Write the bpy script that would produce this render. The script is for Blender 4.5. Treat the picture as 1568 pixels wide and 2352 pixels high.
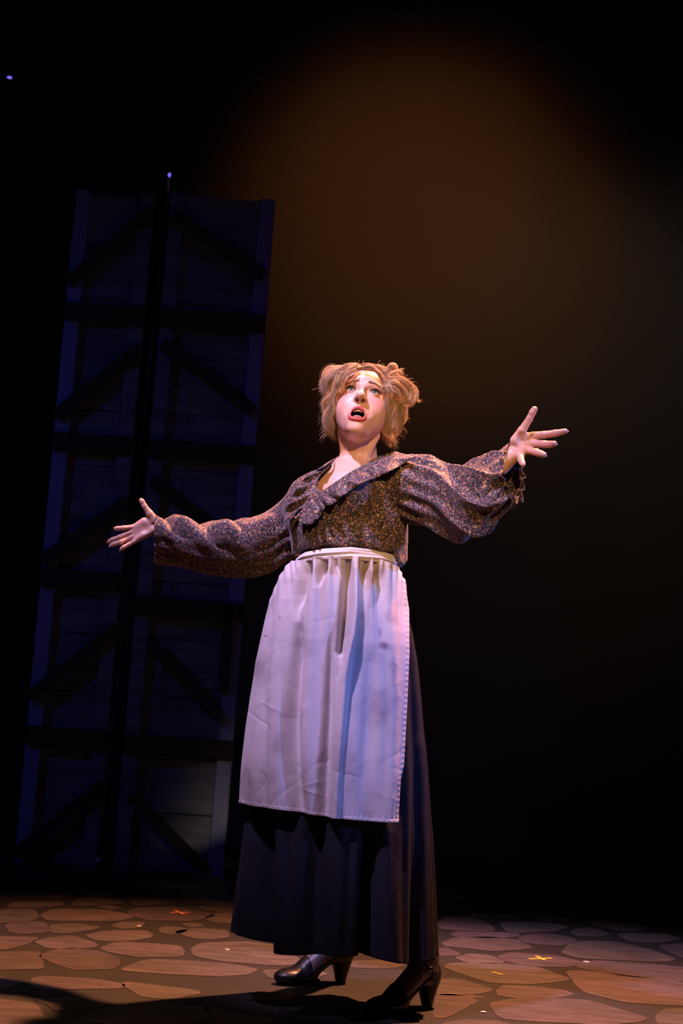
import bpy, bmesh, math, random
import numpy as np
from mathutils import Vector, Matrix, noise as mnoise
random.seed(7); np.random.seed(7)
for o in list(bpy.data.objects): bpy.data.objects.remove(o)
SC = bpy.context.scene
COL = SC.collection
R = math.radians

# ------------------------------------------------------------------ camera
F, CX, CY = 3800.0, 784.0, 1176.0
CAM = np.array([0.0, -4.44, 0.76])
_p, _r = math.atan(464/3800), R(4.0)
_r0 = np.array([1, 0, 0.]); _u0 = np.array([0, -math.sin(_p), math.cos(_p)]); FW = np.array([0, math.cos(_p), math.sin(_p)])
RT = _r0*math.cos(_r) + _u0*math.sin(_r)
UP = _u0*math.cos(_r) - _r0*math.sin(_r)
cd = bpy.data.cameras.new('camera'); cam = bpy.data.objects.new('camera', cd); COL.objects.link(cam)
cd.sensor_fit = 'VERTICAL'; cd.sensor_height = 36; cd.lens = F/2352*36
cam.matrix_world = Matrix(((RT[0], UP[0], -FW[0], CAM[0]), (RT[1], UP[1], -FW[1], CAM[1]), (RT[2], UP[2], -FW[2], CAM[2]), (0, 0, 0, 1)))
cd.dof.use_dof = True; cd.dof.focus_distance = 4.4; cd.dof.aperture_fstop = 5.6
cd.clip_end = 60
SC.camera = cam
SC.view_settings.view_transform = 'Standard'; SC.view_settings.look = 'None'
SC.view_settings.gamma = 1; SC.view_settings.use_curve_mapping = False
SC.view_settings.exposure = 0.0

def at(px, py, Y):
    d = FW + RT*((px-CX)/F) + UP*((CY-py)/F)
    return CAM + d*((Y-CAM[1])/d[1])
def floorpt(px, py, z=0.0):
    d = FW + RT*((px-CX)/F) + UP*((CY-py)/F)
    return CAM + d*((z-CAM[2])/d[2])
def project(P):
    q = np.asarray(P, float) - CAM
    w = q@FW
    return CX + F*(q@RT)/w, CY - F*(q@UP)/w
def zof(px, py, Y=0.0): return at(px, py, Y)[2]

# ------------------------------------------------------------------ world and lights
w = bpy.data.worlds.new('stage_dark'); SC.world = w; w.use_nodes = True
w.node_tree.nodes['Background'].inputs[0].default_value = (0.2, 0.25, 0.6, 1)
w.node_tree.nodes['Background'].inputs[1].default_value = 0.0016

def spot(name, loc, target, power, color, size, blend, radius=0.06):
    l = bpy.data.lights.new(name, 'SPOT'); l.energy = power; l.color = color
    l.spot_size = R(size); l.spot_blend = blend; l.shadow_soft_size = radius
    o = bpy.data.objects.new(name, l); COL.objects.link(o)
    o.location = loc
    o.rotation_euler = (Vector(target)-Vector(loc)).to_track_quat('-Z', 'Y').to_euler()
    return o
spot('violet_key_spot', (-1.9, -2.15, 5.4), (-0.06, 0.04, 1.53), 2050, (0.72, 0.51, 1.0), 20.5, 0.85, 0.12)
spot('amber_front_spot', (0.5, -5.5, 3.6), (0.15, 0, 1.37), 1150, (1.0, 0.56, 0.25), 8.8, 1.0, 0.10)
spot('blue_side_spot', (4.0, -1.9, 3.0), (0.16, 0, 0.95), 760, (0.16, 0.26, 1.0), 16, 1.0, 0.05)
spot('orange_top_spot', (1.54, 1.20, 6.2), (0.02, -0.05, 0.2), 5600, (1.0, 0.36, 0.17), 42, 1.0, 0.10)
spot('added_hair_spot', (0.9, 2.0, 4.6), (0.10, 0.0, 1.58), 620, (1.0, 0.50, 0.28), 13, 1.0, 0.08)  # added lamp, unseen behind the singer, to brighten the hair
spot('amber_floor_spot', (-2.0, 2.0, 6.5), (-1.0, 0.3, 0), 90, (1.0, 0.62, 0.34), 30, 1.0, 0.10)
spot('pink_pool_spot', (2.7, 1.0, 6.5), (1.95, 0.05, 0), 300, (1.0, 0.62, 0.66), 20, 1.0, 0.1)
spot('blue_panel_spot', (-4.2, 0.2, 3.2), (-1.35, 3.2, 1.3), 42, (0.10, 0.18, 1.0), 50, 1.0, 0.15)
spot('violet_edge_spot', (-0.2, 1.2, 4.6), (-1.0, 3.0, 2.0), 5, (0.28, 0.2, 1.0), 60, 1.0, 0.1)
spot('amber_drape_spot', (0.1, 2.9, 4.9), (0.36, 6.0, 3.95), 120, (1.0, 0.36, 0.11), 52, 1.0, 0.2)
spot('brown_drape_spot', (1.6, 3.2, 4.9), (1.1, 6.0, 2.95), 26, (1.0, 0.60, 0.34), 62, 1.0, 0.2)
spot('grey_drape_spot', (2.6, 3.4, 4.6), (2.0, 6.0, 3.1), 16, (0.85, 0.8, 0.75), 60, 1.0, 0.2)

# ------------------------------------------------------------------ helpers
def mat(name, col=(0.5, 0.5, 0.5), rough=0.6, **kw):
    m = bpy.data.materials.new(name); m.use_nodes = True
    b = m.node_tree.nodes['Principled BSDF']
    b.inputs['Base Color'].default_value = (*col, 1); b.inputs['Roughness'].default_value = rough
    for k, v in kw.items(): b.inputs[k].default_value = v
    return m
class NT:
    def __init__(s, m): s.m = m; s.t = m.node_tree; s.b = s.t.nodes['Principled BSDF']
    def n(s, typ, **kw):
        x = s.t.nodes.new(typ)
        for k, v in kw.items():
            if k.startswith('i_'):
                key = k[2:].replace('_', ' ')
                x.inputs[int(key) if key.isdigit() else key].default_value = v
            else: setattr(x, k, v)
        return x
    def l(s, a, b): s.t.links.new(a, b)
    def ramp(s, fac, stops, mode='LINEAR'):
        x = s.n('ShaderNodeValToRGB'); e = x.color_ramp; e.interpolation = mode
        while len(e.elements) > 1: e.elements.remove(e.elements[-1])
        for i, (p, c) in enumerate(stops):
            el = e.elements[0] if i == 0 else e.elements.new(p)
            el.position = p; el.color = (*c, 1) if len(c) == 3 else c
        s.l(fac, x.inputs[0]); return x.outputs[0]
    def mix(s, fac, a, b, mode='MIX'):
        x = s.n('ShaderNodeMix', data_type='RGBA', blend_type=mode)
        for v, i in ((fac, 0), (a, 6), (b, 7)):
            if hasattr(v, 'links'): s.l(v, x.inputs[i])
            else: x.inputs[i].default_value = v if i == 0 else (*v, 1)
        return x.outputs[2]
    def bump(s, h, strength=0.3, dist=0.002):
        x = s.n('ShaderNodeBump'); x.inputs['Strength'].default_value = strength; x.inputs['Distance'].default_value = dist
        s.l(h, x.inputs['Height']); s.l(x.outputs[0], s.b.inputs['Normal'])

def mesh_obj(name, V, Fc, m, parent=None, smooth=True, **props):
    me = bpy.data.meshes.new(name)
    if isinstance(Fc, np.ndarray):
        n = len(Fc); k = Fc.shape[1]
        me.vertices.add(len(V)); me.vertices.foreach_set('co', np.asarray(V, np.float32).ravel())
        me.loops.add(n*k); me.loops.foreach_set('vertex_index', Fc.astype(np.int32).ravel())
        me.polygons.add(n); me.polygons.foreach_set('loop_start', np.arange(0, n*k, k, dtype=np.int32))
        me.update(calc_edges=True)
    else:
        me.from_pydata([tuple(map(float, v)) for v in V], [], [tuple(f) for f in Fc])
    if smooth and len(me.polygons): me.polygons.foreach_set('use_smooth', [True]*len(me.polygons))
    if m is not None:
        for x in (m if isinstance(m, (list, tuple)) else [m]): me.materials.append(x)
    o = bpy.data.objects.new(name, me); COL.objects.link(o)
    if parent: o.parent = parent
    for k, v in props.items(): o[k] = v
    return o
def empty(name, loc=(0, 0, 0), parent=None, **props):
    o = bpy.data.objects.new(name, None); COL.objects.link(o); o.location = loc
    o.empty_display_size = 0.05
    if parent: o.parent = parent
    for k, v in props.items(): o[k] = v
    return o
def local(o, V):
    """shift world verts into the frame of a translated-only empty"""
    return np.asarray(V, float) - np.array(o.location)

def box(c, s, rot=None, taper=1.0):
    V = []
    for z in (-1, 1):
        k = taper if z < 0 else 1.0
        for x, y in ((-1, -1), (1, -1), (1, 1), (-1, 1)):
            V.append((x*s[0]/2*k, y*s[1]/2*k, z*s[2]/2))
    V = np.array(V)
    if rot is not None: V = V@np.array(rot).T
    return V+np.array(c), [(0, 3, 2, 1), (4, 5, 6, 7), (0, 1, 5, 4), (1, 2, 6, 5), (2, 3, 7, 6), (3, 0, 4, 7)]
def merge(parts):
    V, Fc, n = [], [], 0
    for v, f in parts:
        V.append(np.asarray(v, float)); Fc += [tuple(i+n for i in q) for q in f]; n += len(v)
    return np.concatenate(V), Fc
def bevel(o, wd=0.004, seg=2):
    md = o.modifiers.new('bevel', 'BEVEL'); md.width = wd; md.segments = seg; md.limit_method = 'ANGLE'
def tube(path, rad, n=6, cap=True):
    P = np.asarray(path, float); m = len(P)
    rad = np.broadcast_to(np.asarray(rad, float), (m,))
    T = np.gradient(P, axis=0); T /= np.linalg.norm(T, axis=1)[:, None]+1e-12
    ref = np.array([0.31, 0.2, 0.93]) if abs(T[0][2]) < 0.9 else np.array([1, 0.1, 0.])
    V = []
    for i in range(m):
        a = np.cross(T[i], ref); a /= np.linalg.norm(a)+1e-12; b = np.cross(T[i], a)
        ref = np.cross(a, T[i])
        for k in range(n):
            t = 2*math.pi*k/n
            V.append(P[i]+rad[i]*(math.cos(t)*a+math.sin(t)*b))
    Fc = [(i*n+k, i*n+(k+1) % n, (i+1)*n+(k+1) % n, (i+1)*n+k) for i in range(m-1) for k in range(n)]
    if cap: Fc += [tuple(range(n))[::-1], tuple((m-1)*n+k for k in range(n))]
    return np.array(V), Fc
def catmull(P, n):
    P = np.asarray(P, float); P = np.vstack([2*P[0]-P[1], P, 2*P[-1]-P[-2]])
    out = []
    m = len(P)-3
    for i in range(n):
        u = i/(n-1)*m; k = min(int(u), m-1); t = u-k
        a, b, c, d = P[k:k+4]
        out.append(0.5*(2*b+(c-a)*t+(2*a-5*b+4*c-d)*t*t+(3*b-a-3*c+d)*t**3))
    return np.array(out)
def grid_faces(nr, nc, wrap=False):
    i = np.arange(nr-1)[:, None]; j = np.arange(nc if wrap else nc-1)[None, :]
    j2 = (j+1) % nc
    return np.stack([(i*nc+j), (i*nc+j2), ((i+1)*nc+j2), ((i+1)*nc+j)], -1).reshape(-1, 4)

# ------------------------------------------------------------------ implicit surfaces
def smin(a, b, k):
    h = np.clip(.5+.5*(b-a)/k, 0, 1); return b*(1-h)+a*h-k*h*(1-h)
def smax(a, b, k): return -smin(-a, -b, k)
def cone(P, a, b, ra, rb):
    a = np.asarray(a, float); b = np.asarray(b, float); ba = b-a
    t = np.clip(((P-a)@ba)/(ba@ba), 0, 1)
    return np.linalg.norm(P-a-t[:, None]*ba, axis=1)-(ra+(rb-ra)*t)
def ell(P, c, r, M=None):
    q = P-np.asarray(c, float)
    if M is not None: q = q@M
    r = np.asarray(r, float)
    k0 = np.linalg.norm(q/r, axis=1); k1 = np.linalg.norm(q/(r*r), axis=1)+1e-9
    return k0*(k0-1)/k1
def rotz(a): c, s = math.cos(a), math.sin(a); return np.array([[c, -s, 0], [s, c, 0], [0, 0, 1.]])
def rotx(a): c, s = math.cos(a), math.sin(a); return np.array([[1, 0, 0], [0, c, -s], [0, s, c]])
def roty(a): c, s = math.cos(a), math.sin(a); return np.array([[c, 0, s], [0, 1, 0], [-s, 0, c]])

def nets(f, lo, hi, h, B=8, slack=2.2):
    lo = np.asarray(lo, float); n = np.ceil((np.asarray(hi, float)-lo)/h/B).astype(int)
    N = n*B+1
    bi = np.stack(np.meshgrid(*[np.arange(k) for k in n], indexing='ij'), -1).reshape(-1, 3)
    ctr = lo+(bi+.5)*B*h
    dv = f(ctr)
    G = np.full(N, 1.0, np.float32)
    for b in bi[dv < -B*h*0.9*slack]:
        s = b*B; G[s[0]:s[0]+B+1, s[1]:s[1]+B+1, s[2]:s[2]+B+1] = -1
    keep = bi[np.abs(dv) <= B*h*0.9*slack]
    o = np.stack(np.meshgrid(*[np.arange(B+1)]*3, indexing='ij'), -1).reshape(-1, 3)
    for c in range(0, len(keep), 600):
        kb = keep[c:c+600]
        pts = lo+((kb[:, None, :]*B+o[None]).reshape(-1, 3))*h
        v = f(pts).astype(np.float32).reshape(len(kb), B+1, B+1, B+1)
        for b, vv in zip(kb, v):
            s = b*B; G[s[0]:s[0]+B+1, s[1]:s[1]+B+1, s[2]:s[2]+B+1] = vv
    S = G < 0
    cell = np.zeros(N-1, np.uint8)
    for dx in (0, 1):
        for dy in (0, 1):
            for dz in (0, 1):
                cell += S[dx:N[0]-1+dx, dy:N[1]-1+dy, dz:N[2]-1+dz]
    act = (cell > 0) & (cell < 8)
    idx = np.argwhere(act); vid = np.full(N-1, -1, np.int32); vid[act] = np.arange(len(idx))
    acc = np.zeros((len(idx), 3)); cnt = np.zeros(len(idx))
    cor = [(a, b, c) for a in (0, 1) for b in (0, 1) for c in (0, 1)]
    for a in cor:
        for ax in range(3):
            if a[ax] == 0:
                b = list(a); b[ax] = 1
                ia = idx+np.array(a); ib = idx+np.array(b)
                va = G[ia[:, 0], ia[:, 1], ia[:, 2]]; vb = G[ib[:, 0], ib[:, 1], ib[:, 2]]
                m = (va < 0) != (vb < 0)
                t = np.where(m, va/np.where(m, va-vb, 1), 0)
                p = ia.astype(float); p[:, ax] += t
                acc[m] += p[m]; cnt[m] += 1
    V = lo+acc/cnt[:, None]*h
    faces = []
    for ax in range(3):
        u, v = (ax+1) % 3, (ax+2) % 3
        sl0 = [slice(0, N[k]-1) for k in range(3)]; sl1 = list(sl0)
        sl1[ax] = slice(1, N[ax])
        A = S[tuple(sl0)]; Bm = S[tuple(sl1)]
        e = np.argwhere(A != Bm); e = e[(e[:, u] > 0) & (e[:, v] > 0)]
        sg = A[e[:, 0], e[:, 1], e[:, 2]]
        def g(du, dv_):
            q = e.copy(); q[:, u] -= du; q[:, v] -= dv_
            return vid[q[:, 0], q[:, 1], q[:, 2]]
        q = np.stack([g(0, 0), g(1, 0), g(1, 1), g(0, 1)], 1)
        q[~sg] = q[~sg][:, ::-1]
        faces.append(q)
    Q = np.concatenate(faces); Q = Q[(Q >= 0).all(1)]
    e = h*0.4
    for _ in range(2):
        d = f(V)
        g = np.stack([f(V+np.eye(3)[k]*e)-d for k in range(3)], 1)/e
        s = -d[:, None]*g/np.maximum((g*g).sum(1), .2)[:, None]
        V = V+np.clip(s, -h*.7, h*.7)
    return V, Q
def cut(V, Q, keepv):
    """drop faces that lie wholly outside keepv, then unused verts"""
    Q = Q[keepv[Q].all(1)]
    used = np.zeros(len(V), bool); used[Q] = True
    mp = np.cumsum(used)-1
    return V[used], mp[Q]
def in_poly(x, y, poly):
    ins = np.zeros(len(x), bool); n = len(poly)
    for i in range(n):
        x1, y1 = poly[i]; x2, y2 = poly[(i+1) % n]
        c = ((y1 > y) != (y2 > y)) & (x < (x2-x1)*(y-y1)/((y2-y1) or 1e-9)+x1)
        ins ^= c
    return ins
def raycast(f, px, py, off=0.0, t0=3.4, t1=5.2):
    d = FW+RT*((px-CX)/F)+UP*((CY-py)/F); d /= np.linalg.norm(d)
    t = t0
    for _ in range(160):
        v = f((CAM+d*t)[None])[0]-off
        if v < 0.0004: break
        t += max(v*0.6, 0.0006)
        if t > t1: return None
    return CAM+d*t

# ------------------------------------------------------------------ stage floor
def stone_mat():
    m = mat('painted_stone', rough=0.55); n = NT(m)
    tc = n.n('ShaderNodeTexCoord'); mp = n.n('ShaderNodeMapping'); mp.inputs['Scale'].default_value = (1.2, 3.2, 1)
    n.l(tc.outputs['Object'], mp.inputs[0])
    no = n.n('ShaderNodeTexNoise', i_Scale=7.0, i_Detail=8.0, i_Roughness=0.65); n.l(mp.outputs[0], no.inputs['Vector'])
    n2 = n.n('ShaderNodeTexNoise', i_Scale=2.3, i_Detail=3.0); n.l(tc.outputs['Object'], n2.inputs['Vector'])
    at_ = n.n('ShaderNodeAttribute', attribute_name='Col')
    c = n.ramp(no.outputs['Fac'], [(0.3, (0.55, 0.5, 0.46)), (0.5, (0.9, 0.85, 0.8)), (0.72, (1.35, 1.3, 1.25))])
    c = n.mix(1.0, at_.outputs['Color'], c, 'MULTIPLY')
    d = n.ramp(n2.outputs['Fac'], [(0.35, (0.75, 0.72, 0.66)), (0.65, (1.15, 1.0, 1.0))])
    c = n.mix(1.0, c, d, 'MULTIPLY')
    sp = n.n('ShaderNodeTexVoronoi', i_Scale=26.0); n.l(tc.outputs['Object'], sp.inputs['Vector'])
    f = n.ramp(sp.outputs['Distance'], [(0.0, (1, 1, 1)), (0.06, (0, 0, 0))])
    c = n.mix(f, c, (0.05, 0.03, 0.03))
    n.l(c, n.b.inputs['Base Color']); n.bump(no.outputs['Fac'], 0.15, 0.003)
    return m
def grout_mat():
    m = mat('painted_grout', rough=0.6); n = NT(m)
    tc = n.n('ShaderNodeTexCoord')
    no = n.n('ShaderNodeTexNoise', i_Scale=5.0, i_Detail=9.0, i_Roughness=0.7); n.l(tc.outputs['Object'], no.inputs['Vector'])
    c = n.ramp(no.outputs['Fac'], [(0.3, (0.009, 0.0095, 0.008)), (0.7, (0.019, 0.019, 0.015))])
    n.l(c, n.b.inputs['Base Color']); n.bump(no.outputs['Fac'], 0.2, 0.003)
    return m
Ls = """0,480 245,487 150,535 0,565 -60,570 -60,480|-80,588 0,585 235,577 265,650 265,685 -80,690|235,515 380,480 470,480 590,520 620,540 540,552 400,558 310,552|270,608 360,570 480,560 640,580 740,615 760,660 700,685 480,690 380,660|45,410 90,390 285,388 300,450 150,462 60,450|330,405 480,398 630,420 600,432 420,460 330,450|565,470 700,445 930,445 970,470 940,490 800,508 640,505|650,560 770,515 1140,540 1172,575 1165,605 900,612 760,590|730,405 800,385 930,390 900,418 800,430 745,420|1025,440 1060,415 1180,425 1195,445 1130,465 1050,460|270,345 350,305 640,308 780,330 860,355 760,378 330,378|-60,330 60,305 200,305 240,345 200,378 -60,390|475,265 520,235 600,228 760,245 790,265 620,280 490,280|620,290 700,278 790,298 700,308|840,255 870,232 1080,232 1150,248 1060,270 880,278|830,320 900,295 1130,292 1300,320 1370,345 1240,378 960,375 850,345|1160,235 1250,222 1560,215 1560,268 1350,275 1220,260|1275,295 1340,280 1560,280 1660,300 1560,320 1430,322 1330,310|1325,365 1400,330 1560,325 1700,350 1560,395 1400,390|1160,400 1260,392 1310,410 1230,422|1130,450 1290,428 1440,440 1470,480 1380,495 1250,490|1500,440 1580,415 1740,430 1740,470 1580,480|1245,555 1300,525 1600,515 1800,545 1930,640 1800,665 1450,640 1260,605|795,695 960,628 1250,640 1480,660 1640,690 1580,722 1400,735 1000,715|-80,730 0,735 100,770 90,795 0,830 -80,835|210,800 240,740 600,755 780,790 740,815 520,815 300,825|795,785 850,775 1240,825 1270,845 1080,880 900,860|228,885 450,870 600,900 650,930 540,945 380,957 310,915|-90,885 0,890 215,915 265,990 265,1030 0,1045 -90,1045|550,1010 680,945 860,915 1200,900 1300,935 1330,990 1200,1040 900,1045 600,1030|60,290 100,258 380,255 400,280 240,292|270,225 330,210 440,218 400,235|520,210 640,200 760,212 700,224|1330,930 1600,900 1800,960 1700,1040 1450,1060|1700,700 1950,690 2100,720 1950,760 1750,745|2260,550 2330,530 2450,555 2330,575"""
Rs = """85,300 180,310 400,325 430,345 250,345 90,350|250,360 300,345 520,350 650,380 600,395 350,398 270,385|665,395 700,372 800,366 930,395 900,412 700,415|80,430 130,395 220,388 320,410 400,455 390,475 200,472 90,460|460,425 540,420 760,430 850,450 790,475 560,487 490,475|750,345 800,330 1100,370 1080,390 900,375|1000,430 1050,408 1200,412 1370,455 1300,475 1150,472|880,480 960,457 1040,465 1110,495 1060,510 920,505|1170,500 1240,490 1450,495 1555,525 1400,548 1250,540|155,500 200,480 530,490 550,510 400,520 200,513|568,520 640,497 760,495 880,520 915,535 820,565 680,558 600,545|110,548 180,520 380,515 540,530 640,580 500,592 400,598 250,580 120,570|835,610 890,555 960,545 1150,543 1350,590 1510,645 1450,663 1200,655 930,640|1420,570 1568,555 1700,560 1700,640 1568,640|60,585 120,580 200,615 180,628 60,628|180,640 260,620 380,625 470,665 430,675 250,668|440,635 520,612 770,625 900,655 950,670 850,698 640,690 500,665|930,690 1050,660 1350,680 1568,700 1700,710 1700,790 1568,785 1200,750 950,705|120,700 160,675 400,675 640,690 850,765 840,780 640,800 400,795 220,740|865,725 1000,725 1568,795 1700,810 1700,935 1568,930 1220,912 980,855 915,790|75,775 180,770 380,825 380,845 240,870 75,865|445,845 480,812 620,815 820,840 885,865 780,885 550,887 450,870|60,872 250,872 295,915 200,970 110,1005 50,1000|400,920 520,895 800,892 1000,905 1180,960 1330,1005 1300,1030 1100,1050 500,1020 440,985|1410,1000 1450,960 1568,955 1700,960 1700,1080 1420,1045|100,1045 250,1020 420,1030 560,1065 300,1090 100,1090|-470,662 -190,655 -150,680 -200,705 -460,700|-440,600 -380,580 -340,590 -360,615|1400,420 1500,400 1640,410 1640,445 1500,450|90,262 300,258 420,275 250,290"""
stones = []
for txt, sc, ox, oy in ((Ls, 2.8, 0, 1980), (Rs, 2.667, 980, 1960)):
    for s in txt.split('|'):
        P = [tuple(map(float, q.split(','))) for q in s.split()]
        stones.append([floorpt(ox+a/sc, oy+b/sc)[:2] for a, b in P])
cents = [np.mean(s, 0) for s in stones]
rng = random.Random(3)
vis = in_poly
for gy in range(-9, 10):
    for gx in range(-10, 11):
        c = np.array([gx*0.46+(gy % 2)*0.23+rng.uniform(-.07, .07), 0.1+gy*0.36+rng.uniform(-.05, .05)])
        px, py = project((c[0], c[1], 0)) if c[1] > -3.9 else (0, 9999)
        if c[1] > 3.3 or c[1] < -3.3: continue
        if -60 < px < 1630 and 2035 < py < 2400 and not (600 < px < 960 and py < 2180): continue
        if min(np.linalg.norm(c-q) for q in cents) < 0.36: continue
        n_ = rng.randint(5, 7); a0 = rng.random()*6
        stones.append([c+np.array([math.cos(a0+6.283*k/n_)*rng.uniform(.17, .25), math.sin(a0+6.283*k/n_)*rng.uniform(.13, .19)]) for k in range(n_)])
bm = bmesh.new(); cl = bm.loops.layers.float_color.new('Col')
X0, X1, Y0, Y1 = -6, 6, -3.6, 6.4
fe0, fe1 = floorpt(1010, 1997), floorpt(1568, 2037)
def edgeY(x): return fe0[1]+(fe1[1]-fe0[1])*(x-fe0[0])/(fe1[0]-fe0[0])
eL, eR = edgeY(X0), edgeY(X1)
for pts, mi in (([(X0, Y0), (X1, Y0), (X1, eR), (X0, eL)], 0), ([(X0, eL), (X1, eR), (X1, Y1), (X0, Y1)], 2)):
    f = bm.faces.new([bm.verts.new((a, b, 0 if mi == 0 else -0.12)) for a, b in pts]); f.material_index = mi
f = bm.faces.new([bm.verts.new(p) for p in ((X0, eL, 0), (X1, eR, 0), (X1, eR, -.12), (X0, eL, -.12))])
for s in stones:
    P = np.array(s)
    for _ in range(2):
        Q = np.roll(P, -1, 0); P = np.stack([P*.86+Q*.14, P*.14+Q*.86], 1).reshape(-1, 2)
    ce = P.mean(0); P = ce+(P-ce)*(1+0.010/max(.08, np.linalg.norm(P-ce, axis=1).min()))
    # painted, slightly ragged outline
    P = np.array([p+np.array([mnoise.noise((p[0]*14, p[1]*14, 1)), mnoise.noise((p[0]*14, p[1]*14, 9))])*0.006 for p in P])
    if P[:, 1].max() > 3.8: continue
    f = bm.faces.new([bm.verts.new((p[0], p[1], 0.0012)) for p in P]); f.material_index = 1
    f.normal_update()
    if f.normal.z < 0: f.normal_flip()
    t = rng.random(); k = rng.uniform(.8, 1.15)
    c = 0.56*(np.array((0.140, 0.145, 0.125))*(1-t)+np.array((0.150, 0.135, 0.140))*t)
    for lp in f.loops: lp[cl] = (*(c*k), 1)
me = bpy.data.meshes.new('floor'); bm.to_mesh(me); bm.free()
for m in (grout_mat(), stone_mat(), mat('black_deck', (0.01, 0.01, 0.01), 0.9)): me.materials.append(m)
fl = bpy.data.objects.new('floor', me); COL.objects.link(fl); fl['kind'] = 'structure'

# ------------------------------------------------------------------ black backdrop
m = mat('black_drape', (0.10, 0.085, 0.075), 0.95)
nx, nz = 400, 2
V = []
for k in range(nz):
    for i in range(nx):
        x = -9+18*i/(nx-1); V.append((x, 6.0+0.012*math.sin(x*5.3)+0.008*math.sin(x*9.1+1), -0.1+8.5*k))
mesh_obj('wall_back', V, grid_faces(nz, nx), m, kind='structure')

# ------------------------------------------------------------------ set panels
wood = mat('blue_black_timber', (0.035, 0.04, 0.06), 0.7)
def board_mat():
    m = mat('dark_painted_boards', rough=0.75); n = NT(m)
    tc = n.n('ShaderNodeTexCoord'); mp = n.n('ShaderNodeMapping'); mp.inputs['Scale'].default_value = (1.0, 1, 6)
    n.l(tc.outputs['Object'], mp.inputs[0])
    no = n.n('ShaderNodeTexNoise', i_Scale=3.0, i_Detail=5.0); n.l(mp.outputs[0], no.inputs['Vector'])
    c = n.ramp(no.outputs['Fac'], [(0.35, (0.05, 0.08, 0.14)), (0.7, (0.14, 0.20, 0.34))])
    n.l(c, n.b.inputs['Base Color']); return m
boards = board_mat()
lit_stile = mat('painted_light_stile', (0.13, 0.20, 0.50), 0.7)  # paler blue puts the light strip on the outer stile into the paint
blackw = mat('black_brace', (0.012, 0.012, 0.015), 0.8)
def leaf(bl, br, tl, tr, Yb, rails, braces, label, posts=(), pale=0):
    """a tall framed flat; px corners at the plane Y; the plank infill, frame, rails and braces are parts"""
    # bottom-left, bottom-right (px on floor), top-left, top-right
    A, B_, C_, D_ = at(*bl, Yb), at(*br, Yb), at(*tr, Yb), at(*tl, Yb)
    A[2] = B_[2] = 0.0; zt = (C_[2]+D_[2])/2
    xl, xr = (A[0]+D_[0])/2, (B_[0]+C_[0])/2
    e = empty('set_panel', (xl, Yb, 0), label=label, category='stage set panel', group='tall braced set panels')
    def part(name, V, Fc, m, bv=0.004):
        o = mesh_obj(name, local(e, V), Fc, m, e, smooth=False); bevel(o, bv, 1); return o
    W = xr-xl; st = 0.07
    nb = 12; parts = []
    for i in range(nb):
        parts.append(box((xl+W/2, Yb+0.02, zt*(i+.5)/nb), (W-.01, 0.02, zt/nb-0.004)))
    part('plank_infill', *merge(parts), boards)
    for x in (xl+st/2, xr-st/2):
        part('stile', *box((x, Yb-0.005, zt/2), (st, 0.045, zt)), lit_stile if (x < xl+W/2) == (pale == 0) else boards)
    for z in rails:
        part('rail', *box((xl+W/2, Yb-0.04, z), (W, 0.03, 0.085)), blackw)
    for (x0, z0, x1, z1) in braces:
        L = math.hypot((x1-x0)*W, z1-z0); a = math.atan2(z1-z0, (x1-x0)*W)
        part('brace', *box((xl+W*(x0+x1)/2, Yb-0.045, (z0+z1)/2), (L, 0.03, 0.055), roty(-a)), blackw)
    for (x0, z0, z1) in posts:
        part('upright', *box((xl+W*x0, Yb-0.04, (z0+z1)/2), (0.045, 0.03, z1-z0)), blackw)
    return e, xl, xr, zt
Yp = 3.15
def zz(px, py): return at(px, py, Yp)[2]
rl = [zz(110, 1690), zz(150, 1330), zz(180, 1020), zz(200, 722)]
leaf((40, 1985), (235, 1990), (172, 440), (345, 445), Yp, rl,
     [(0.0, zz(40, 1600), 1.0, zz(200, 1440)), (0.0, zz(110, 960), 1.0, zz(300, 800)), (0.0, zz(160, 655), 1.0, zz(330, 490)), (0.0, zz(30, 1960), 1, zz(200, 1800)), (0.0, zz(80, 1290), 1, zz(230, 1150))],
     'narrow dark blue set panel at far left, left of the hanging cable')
rr = [zz(440, 1400), zz(420, 1715), zz(450, 1040), zz(480, 740)]
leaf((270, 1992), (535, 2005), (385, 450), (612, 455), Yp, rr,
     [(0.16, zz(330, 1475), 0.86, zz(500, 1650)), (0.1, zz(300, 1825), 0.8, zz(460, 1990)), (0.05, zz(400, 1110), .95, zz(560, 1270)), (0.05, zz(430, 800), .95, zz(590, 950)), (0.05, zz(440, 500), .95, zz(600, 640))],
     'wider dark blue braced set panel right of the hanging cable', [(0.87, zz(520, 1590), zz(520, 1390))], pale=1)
# cable between the panels with a bright metal fitting on top
gl = mat('glossy_cable', (0.05, 0.05, 0.05), 0.2)
met = mat('bright_fitting', (0.8, 0.8, 0.85), 0.25, Metallic=0.6)
pt, pb = at(388, 405, 3.0), at(226, 1976, 3.0)
e = empty('cable', (pb[0], 3.0, 0), label='thin dark cable hanging in the gap between the two tall set panels', category='cable')
pth = catmull([pb+np.array([0, 0, 0.0]), (pb*.7+pt*.3)+np.array([.0, 0, 0]), (pb+pt)/2, pt], 30)
mesh_obj('wire', local(e, tube(pth, 0.003)[0]), tube(pth, 0.003)[1], gl, e)
sph = []
def uvs(c, r, n=10):
    V = []; Fc = []
    r = np.broadcast_to(r, (3,))
    for i in range(n+1):
        a = math.pi*i/n
        for j in range(2*n):
            b = math.pi*j/n; V.append((c[0]+r[0]*math.sin(a)*math.cos(b), c[1]+r[1]*math.sin(a)*math.sin(b), c[2]+r[2]*math.cos(a)))
    for i in range(n):
        for j in range(2*n): Fc.append((i*2*n+j, (i+1)*2*n+j, (i+1)*2*n+(j+1) % (2*n), i*2*n+(j+1) % (2*n)))
    return np.array(V), Fc
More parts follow.
